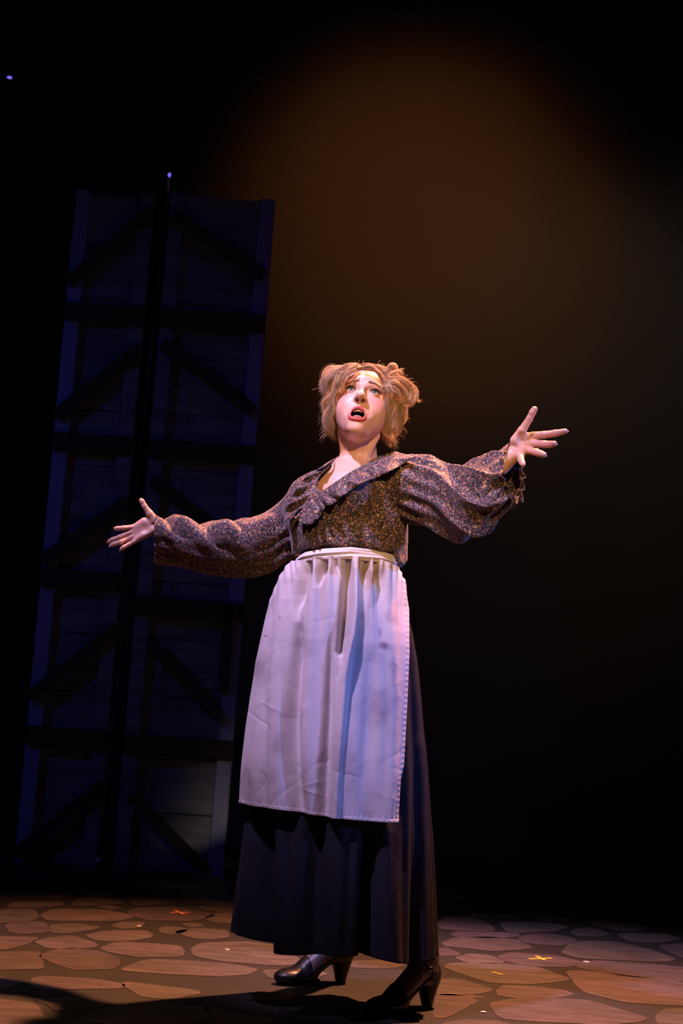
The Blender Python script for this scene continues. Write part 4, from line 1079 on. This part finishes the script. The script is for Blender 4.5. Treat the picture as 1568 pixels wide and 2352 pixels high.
# ------------------------------------------------------------------ stockings and shoes
stock = mat('dark_stocking', (0.10, 0.075, 0.09), 0.45)
leath = mat('black_leather', (0.006, 0.006, 0.008), 0.36, **{'Specular IOR Level': 0.3}); buck = mat('buckle_metal', (0.35, 0.33, 0.32), 0.25, Metallic=1.0)
sole = mat('dark_sole', (0.02, 0.017, 0.015), 0.7)
for k in (0, 1):
    f = lambda P, k=k: smin(cone(P, KN[k], KN[k]*.68+AN[k]*.32, .052, .052), smin(cone(P, KN[k]*.68+AN[k]*.32, AN[k], 0.052, 0.033), foot_sdf(P, k, 0.002), 0.015), 0.02)
    lo = np.minimum(AN[k], np.minimum(FT[k][0], FT[k][1]))-[.07, .07, .0]; hi = np.maximum(AN[k], np.maximum(FT[k][0], FT[k][1]))+[.07, .07, .25]; lo[2] = 0
    V, Q = nets(f, lo, hi, 0.004); V, Q = cut(V, Q, V[:, 2] < AN[k][2]+.2)
    mesh_obj('stocking', V, Q, stock, body, True)
    h_, t_ = FT[k]
    e = empty('shoe', tuple(h_), body, label=('black heeled strap shoe with glossy toe, farther from the camera', 'black heeled strap shoe with small buckle, nearer the camera')[k])
    def sh(P, k=k):
        p, L = foot_local(P, k); s = L/0.215
        d = foot_sdf(P, k, 0.006)
        d = smin(d, ell(p, (0.185*s, 0, 0.018), (0.034, 0.026, 0.016)), 0.012)
        return smax(d, 0.005-p[:, 2], 0.004)
    V, Q = nets(sh, lo-[.02, .02, 0], hi+[.02, .02, 0], 0.0022)
    p, L = foot_local(V, k); s = L/0.215; x = p[:, 0]/s
    topl = np.interp(x, [-.03, 0.0, 0.03, 0.06, 0.10, 0.125, 0.15], [0.135, 0.128, 0.094, 0.072, 0.048, 0.040, 0.5])
    V, Q = cut(V, Q, p[:, 2] < topl)
    o = mesh_obj('upper', local(body, V) if False else V-np.array(e.location), Q, leath, e, True)
    sd = o.modifiers.new('t', 'SOLIDIFY'); sd.thickness = 0.0015; sd.offset = -1
    # strap across the instep
    u = (t_-h_); u /= np.linalg.norm(u); v_ = np.array([-u[1], u[0], 0])
    ring = []
    for i in range(48):
        a = 2*math.pi*i/48
        c0 = h_+u*0.052*s+np.array([0, 0, 0.112]); ax1 = v_; ax2 = (u*0.62+np.array([0, 0, 0.78])); ax2 /= np.linalg.norm(ax2)
        dr = math.cos(a)*ax1+math.sin(a)*ax2; ts = np.linspace(0.005, .07, 80); vals = foot_sdf(c0+ts[:, None]*dr, k, 0.0035); ring.append(c0+dr*ts[np.argmax(vals > 0)])
    ring = np.array(ring); nrm_ = np.cross(ax1, ax2)
    vv = np.concatenate([ring-nrm_*0.0045, ring+nrm_*0.0045]); st_ = mesh_obj('strap', vv-h_, grid_faces(2, 48, True), leath, e, True)
    sd = st_.modifiers.new('t', 'SOLIDIFY'); sd.thickness = 0.0025; sd.offset = 1
    bc = ring[4 if k else 20]
    side = v_ if v_@(CAM-h_) > 0 else -v_
    i_b = int(np.argmax((ring-ring.mean(0))@side+(ring-ring.mean(0))@np.array([0, 0, .25]))); bc = ring[i_b]+side*0.003
    bt_ = []
    for i in range(4):
        a, b_ = [(1, 1), (1, -1), (-1, -1), (-1, 1)][i], [(1, -1), (-1, -1), (-1, 1), (1, 1)][i]
        bt_.append(tube([bc+u*a[0]*.006+np.array([0, 0, a[1]*.006]), bc+u*b_[0]*.006+np.array([0, 0, b_[1]*.006])], 0.0011, 6))
    Vb, Fb = merge(bt_); mesh_obj('buckle', Vb-h_, Fb, buck, st_, True)
    # heel block: curved, narrowing to the floor
    Vh = []
    for j in range(9):
        t = j/8; r_ = 0.025*(1-t)**1.2+0.0165; cxh = 0.020*s-0.004*t
        for i in range(24):
            a = 2*math.pi*i/24; Vh.append(h_+u*(cxh+r_*(0.95 if math.cos(a) < 0 else 0.75)*math.cos(a))+v_*(r_*0.85*math.sin(a))+np.array([0, 0, 0.075*(1-t)+0.0015]))
    Fh = [tuple(q) for q in grid_faces(9, 24, True)]+[tuple(range(24)), tuple(8*24+i for i in range(24))[::-1]]
    mesh_obj('heel', np.array(Vh)-h_, Fh, leath, e, True)
    Vs_ = []
    for x, hw_, z in ((0.092, .022, .012), (.11, .028, .005), (.13, .034, .002), (.155, .037, .0015), (.18, .033, .0015), (.2, .022, .003), (.209, .010, .005)):
        for sgn in (-1, 1):
            for th_ in (0, .004): Vs_.append(h_+u*x*s+v_*sgn*hw_+np.array([0, 0, z+th_]))
    Fs_ = []
    for i in range(6):
        b0 = i*4; Fs_ += [(b0, b0+2, b0+6, b0+4), (b0+1, b0+5, b0+7, b0+3), (b0, b0+4, b0+5, b0+1), (b0+2, b0+3, b0+7, b0+6)]
    mesh_obj('sole', np.array(Vs_)-h_, Fs_, sole, e, True)
# ------------------------------------------------------------------ hair
hairm = mat('blonde_hair', (0.55, 0.36, 0.2), 0.38); n = NT(hairm)
a_ = n.n('ShaderNodeAttribute', attribute_name='Col'); n.l(a_.outputs['Color'], n.b.inputs['Base Color'])
n.b.inputs['Sheen Weight'].default_value = 0.25; n.b.inputs['Anisotropic'].default_value = 0.5
tr = n.n('ShaderNodeBsdfTranslucent'); n.l(a_.outputs['Color'], tr.inputs['Color'])
ms = n.n('ShaderNodeMixShader'); ms.inputs[0].default_value = 0.5; n.l(n.b.outputs[0], ms.inputs[1]); n.l(tr.outputs[0], ms.inputs[2])
n.l(ms.outputs[0], n.t.nodes['Material Output'].inputs['Surface'])
def c1(x, y, dy=0.0): return at(680+x/4.612, 800+y/4.612, HO[1]+dy)
BL = [((345, 340), (50, 95), .0), ((340, 560), (36, 140), .005), ((375, 790), (34, 100), .02),
      ((1100, 440), (95, 105), .0), ((1030, 340), (70, 90), .0), ((1050, 640), (70, 150), .025), ((985, 860), (45, 100), .04)]
def hair_sdf(P):
    p = hl(P)
    d = ell(p, (0, 0.030, 0.048), (0.078, 0.088, 0.080))
    # keep the face clear
    d = smax(d, -ell(p, (0, -0.115, -0.010), (0.068, 0.095, 0.098)), 0.010)
    for (c, r, dy) in BL:
        d = smin(d, ell(P, c1(*c, dy), (r[0]/4.612*PXM, 0.034, r[1]/4.612*PXM)), 0.016)
    g = 0.0018*np.sin(P[:, 0]*520+8*np.sin(P[:, 2]*45+P[:, 1]*30))
    return d-g
V, Q = nets(hair_sdf, HO+[-.16, -.14, -.13], HO+[.16, .16, .16], 0.0024)
def hair_cols(nv, t=None, base=None):
    pass
Vh_, Fh_, Ch_ = [V], [Q], [np.tile([0.66, 0.46, 0.26], (len(V), 1))*(0.75+0.5*np.random.rand(len(V), 1))]
nh = len(V)
def lock(pts, count, spread, r=0.00029, color=(0.98, 0.80, 0.52), n_=18, curl=0.0, taper=0.5, jitter=0.35, flare=0.0):
    """one lock: strands that follow a guide path; spread in metres at root / middle / tip"""
    global nh
    G = catmull([c1(*q) for q in pts], n_)
    T = np.gradient(G, axis=0); T /= np.linalg.norm(T, axis=1)[:, None]
    count = int(count*1.7) if count > 1 else 1
    a = np.cross(T, FW); a /= np.linalg.norm(a, axis=1)[:, None]+1e-9; b = np.cross(T, a)
    s = np.linspace(0, 1, n_)
    sp = np.interp(s, [0, .5, 1], spread)*0.72
    nsub = max(1, count//14); subs = []
    for q in range(nsub):
        rr = math.sqrt(random.random()); subs.append((rr, random.random()*6.283, random.random()*6.28, random.uniform(.7, 1.5), random.uniform(.75, 1.15), random.uniform(.76, 1.0)))
    for k in range(count):
        rr, ph, wp, wob, shd, end0 = subs[k % nsub]; tw = random.uniform(-1, 1)*.8
        end = min(1.0, end0*random.uniform(.88, 1.06))
        if count == 1: end = 1.0
        ang = ph+tw*s
        wv = (jitter*1.1*sp+(0.0010 if count > 1 else 0))*np.sin(s*wob*11+wp)
        loose = random.random() < .12
        ox = random.gauss(0, 1)*sp*(.55 if loose else .20); oy = random.gauss(0, 1)*sp*(.5 if loose else .20)
        fl_ = (s**2)*random.gauss(0, 1)*flare*(1.6 if loose else .8)
        P = G+a*(sp*rr*np.cos(ang)+wv+fl_+ox)[:, None]+b*(sp*rr*np.sin(ang)*0.8+oy+wv*.4)[:, None]
        if curl: P = P+a*(curl*np.sin(s*11+wp*.4+1))[:, None]
        m = max(6, int(n_*end)); P = P[:m]
        rad = r*random.uniform(.7, 1.3)*np.interp(np.linspace(0, 1, m), [0, .1, .75, 1], [.5, 1, .8, .12])
        Vt, _ = tube(P, rad, 3, False)
        i = np.arange(m-1)[:, None]; j = np.arange(3)[None]
        Ft = np.stack([i*3+j, i*3+(j+1) % 3, (i+1)*3+(j+1) % 3, (i+1)*3+j], -1).reshape(-1, 4)
        Vh_.append(Vt); Fh_.append(Ft+nh); nh += len(Vt)
        sh = random.uniform(.75, 1.15)*shd; tn = random.random()
        c = np.array(color)*(1-.4*tn)+np.array((0.72, 0.46, 0.22))*.4*tn
        Ch_.append(np.tile(c*sh, (len(Vt), 1)))
D = -0.055
# crown, swept back from a centre parting
for i in range(15):
    t = i/14; x = 500+430*t
    lock([(680+220*(t-.5), 206+40*abs(t-.5), -.04), (x+10, 212-18*math.sin(t*3.14), -.005), (370+t*700, 250+60*abs(t-.5), .05)], 60, (.004, .007, .008))
# left puff: big soft curls
for pts in ([(526, 223, -.05), (426, 223, -.05), (348, 278, -.045), (301, 368, -.035), (301, 468, -.03), (331, 548, -.02)],
            [(546, 238, -.055), (456, 243, -.055), (383, 298, -.055), (348, 378, -.05), (348, 478, -.04), (374, 548, -.03)],
            [(506, 258, -.06), (436, 278, -.06), (408, 358, -.058), (404, 438, -.05), (383, 528, -.04)],
            [(476, 238, -.03), (391, 218, -.03), (322, 268, -.02), (286, 358, -.01), (290, 458, .0), (314, 528, .0)]):
    lock(pts, 120, (.008, .013, .009), jitter=.3)
for pts in ([(436, 338, -.062), (417, 458, -.058), (383, 568, -.05), (344, 668, -.04), (331, 768, -.03), (352, 868, -.02), (374, 968, -.01)],
            [(408, 428, -.055), (361, 528, -.05), (322, 628, -.035), (348, 728, -.03), (340, 828, -.02), (400, 938, -.01)],
            [(446, 408, -.060), (417, 548, -.055), (400, 648, -.05), (383, 748, -.04), (404, 838, -.03), (426, 928, -.015)],
            [(348, 478, -.03), (314, 568, -.02), (348, 668, -.02), (322, 768, -.01), (331, 858, .0), (365, 938, .0)],
            [(374, 508, -.02), (322, 608, .0), (305, 708, .01), (340, 838, .01), (408, 1008, .02)]):
    lock(pts, 90, (.008, .011, .007), curl=.003, flare=.005)
# fringe pieces
for pts, c in (([(650, 180, -0.063), (560, 215, -0.068), (500, 290, -0.067), (460, 380, -0.060), (445, 470, -.068)], 110),
            ([(640, 215, -0.073), (560, 270, -0.075), (500, 350, -0.070), (480, 430, -0.065), (470, 500, -0.060)], 40),
            ([(655, 170, -0.055), (530, 190, -0.060), (450, 260, -0.057), (425, 360, -.068), (410, 450, -.06)], 130)):
    lock(pts, c, (.004, .008, .004), jitter=.25)
for pts, c in (([(700, 200, -0.067), (790, 200, -0.071), (870, 255, -0.070), (915, 340, -0.065), (945, 440, -0.057), (960, 540, -.06)], 130),
            ([(690, 180, -0.055), (800, 175, -0.060), (900, 230, -0.060), (960, 330, -0.055), (985, 430, -.06)], 130),
            ([(820, 215, -0.073), (900, 290, -0.073), (940, 370, -0.070), (905, 420, -0.073), (865, 440, -0.073)], 34),
            ([(860, 250, -0.073), (925, 330, -0.073), (925, 420, -0.073), (890, 460, -0.070), (900, 500, -0.065)], 26),
            ([(900, 280, -0.065), (960, 400, -0.065), (940, 500, -0.060), (970, 580, -.065)], 50)):
    lock(pts, c, (.004, .007, .003), jitter=.3, flare=.002)
# tuft on top right and the bun loops
for pts, c in (([(930, 330, -.06), (945, 250, -.055), (985, 195, -.05), (1030, 195, -.045), (1045, 250, -.04), (1020, 320, -.04)], 120),
            ([(960, 350, -.06), (1000, 280, -.06), (1060, 245, -.05), (1120, 240, -.04), (1165, 250, -.035)], 45),
            ([(980, 330, -.07), (1070, 320, -.072), (1160, 370, -.065), (1215, 450, -.055), (1210, 540, -.05), (1150, 590, -.05), (1110, 570, -.055)], 170),
            ([(990, 370, -.075), (1060, 370, -.08), (1130, 430, -.075), (1150, 510, -.065), (1110, 570, -.06), (1060, 540, -.06)], 150),
            ([(970, 400, -.075), (1030, 430, -.085), (1070, 490, -.08), (1050, 560, -.07)], 120),
            ([(1040, 300, -.05), (1140, 330, -.045), (1220, 400, -.035), (1260, 490, -.03), (1230, 580, -.03), (1150, 620, -.03)], 110),
            ([(1180, 420, -.03), (1250, 480, -.03), (1290, 540, -.03), (1330, 580, -.03)], 26),
            ([(950, 300, -.05), (980, 400, -.075), (990, 500, -.07), (980, 600, -.06)], 130)):
    lock(pts, c, (.006, .010, .006), jitter=.3, flare=.003)
# right side, falling past the neck
for pts, c in (([(980, 470, -.065), (1000, 600, -.055), (985, 700, -.045), (955, 800, -.035), (945, 880, -.025), (1000, 945, -.02), (1060, 980, -.02), (1070, 1040, -.02), (1035, 1085, -.02)], 110),
            ([(1010, 500, -.06), (1050, 640, -.05), (1110, 720, -.04), (1190, 790, -.03)], 60),
            ([(1040, 540, -.06), (1045, 680, -.05), (1020, 790, -.04), (960, 870, -.03), (930, 930, -.02)], 120),
            ([(1090, 580, -.05), (1130, 690, -.04), (1100, 790, -.03), (1080, 880, -.02)], 90),
            ([(970, 520, -.065), (960, 640, -.055), (950, 740, -.045), (930, 820, -.035), (920, 900, -.02)], 110),
            ([(1130, 600, -.02), (1160, 700, -.01), (1110, 800, .0), (1020, 900, .01), (980, 1000, .02), (1020, 1070, .02)], 80),
            ([(1060, 520, .0), (1090, 640, .01), (1050, 760, .02), (990, 870, .03), (940, 960, .04), (1000, 1040, .04)], 100)):
    lock(pts, c, (.007, .011, .006), curl=.003, jitter=.35, flare=.005)
# flyaways catching the top light
for k in range(170):
    a = random.uniform(-0.15, 3.3); x = 740-520*math.cos(a)*random.uniform(.75, 1.0); y = 430-260*math.sin(a)*random.uniform(.6, 1.0)
    if 480 < x < 900 and y > 230: continue
    ox, oy = -math.cos(a), -math.sin(a)
    L = random.uniform(30, 95); q = random.uniform(-1, 1)
    lock([(x-ox*40, y-oy*40, -.02), (x+ox*L*.4+q*20, y+oy*L*.4, -.03), (x+ox*L*.8+q*45, y+oy*L*.7+random.uniform(0, 25), -.03+random.uniform(-.02, .03))], 1, (.002, .002, .002), r=.00022, n_=9)
for k in range(90):
    sd_ = random.choice((0, 1)); y = random.uniform(450, 950)
    x = (300+random.uniform(-20, 40)) if sd_ == 0 else (1130+random.uniform(-60, 60)-(y-450)*.12)
    q = -1 if sd_ == 0 else 1
    lock([(x-q*20, y-20, -.01), (x+q*random.uniform(10, 40), y+20, -.01), (x+q*random.uniform(20, 80), y+random.uniform(10, 90), .0)], 1, (.002, .002, .002), r=.0002, n_=9)
hair = mesh_obj('hair', np.concatenate(Vh_), np.concatenate(Fh_), hairm, body, True, label='tousled blonde pinned-up hair with loose curls')
C_ = np.concatenate(Ch_)
ca = hair.data.color_attributes.new('Col', 'FLOAT_COLOR', 'POINT')
ca.data.foreach_set('color', np.concatenate([C_, np.ones((len(C_), 1))], 1).astype(np.float32).ravel())
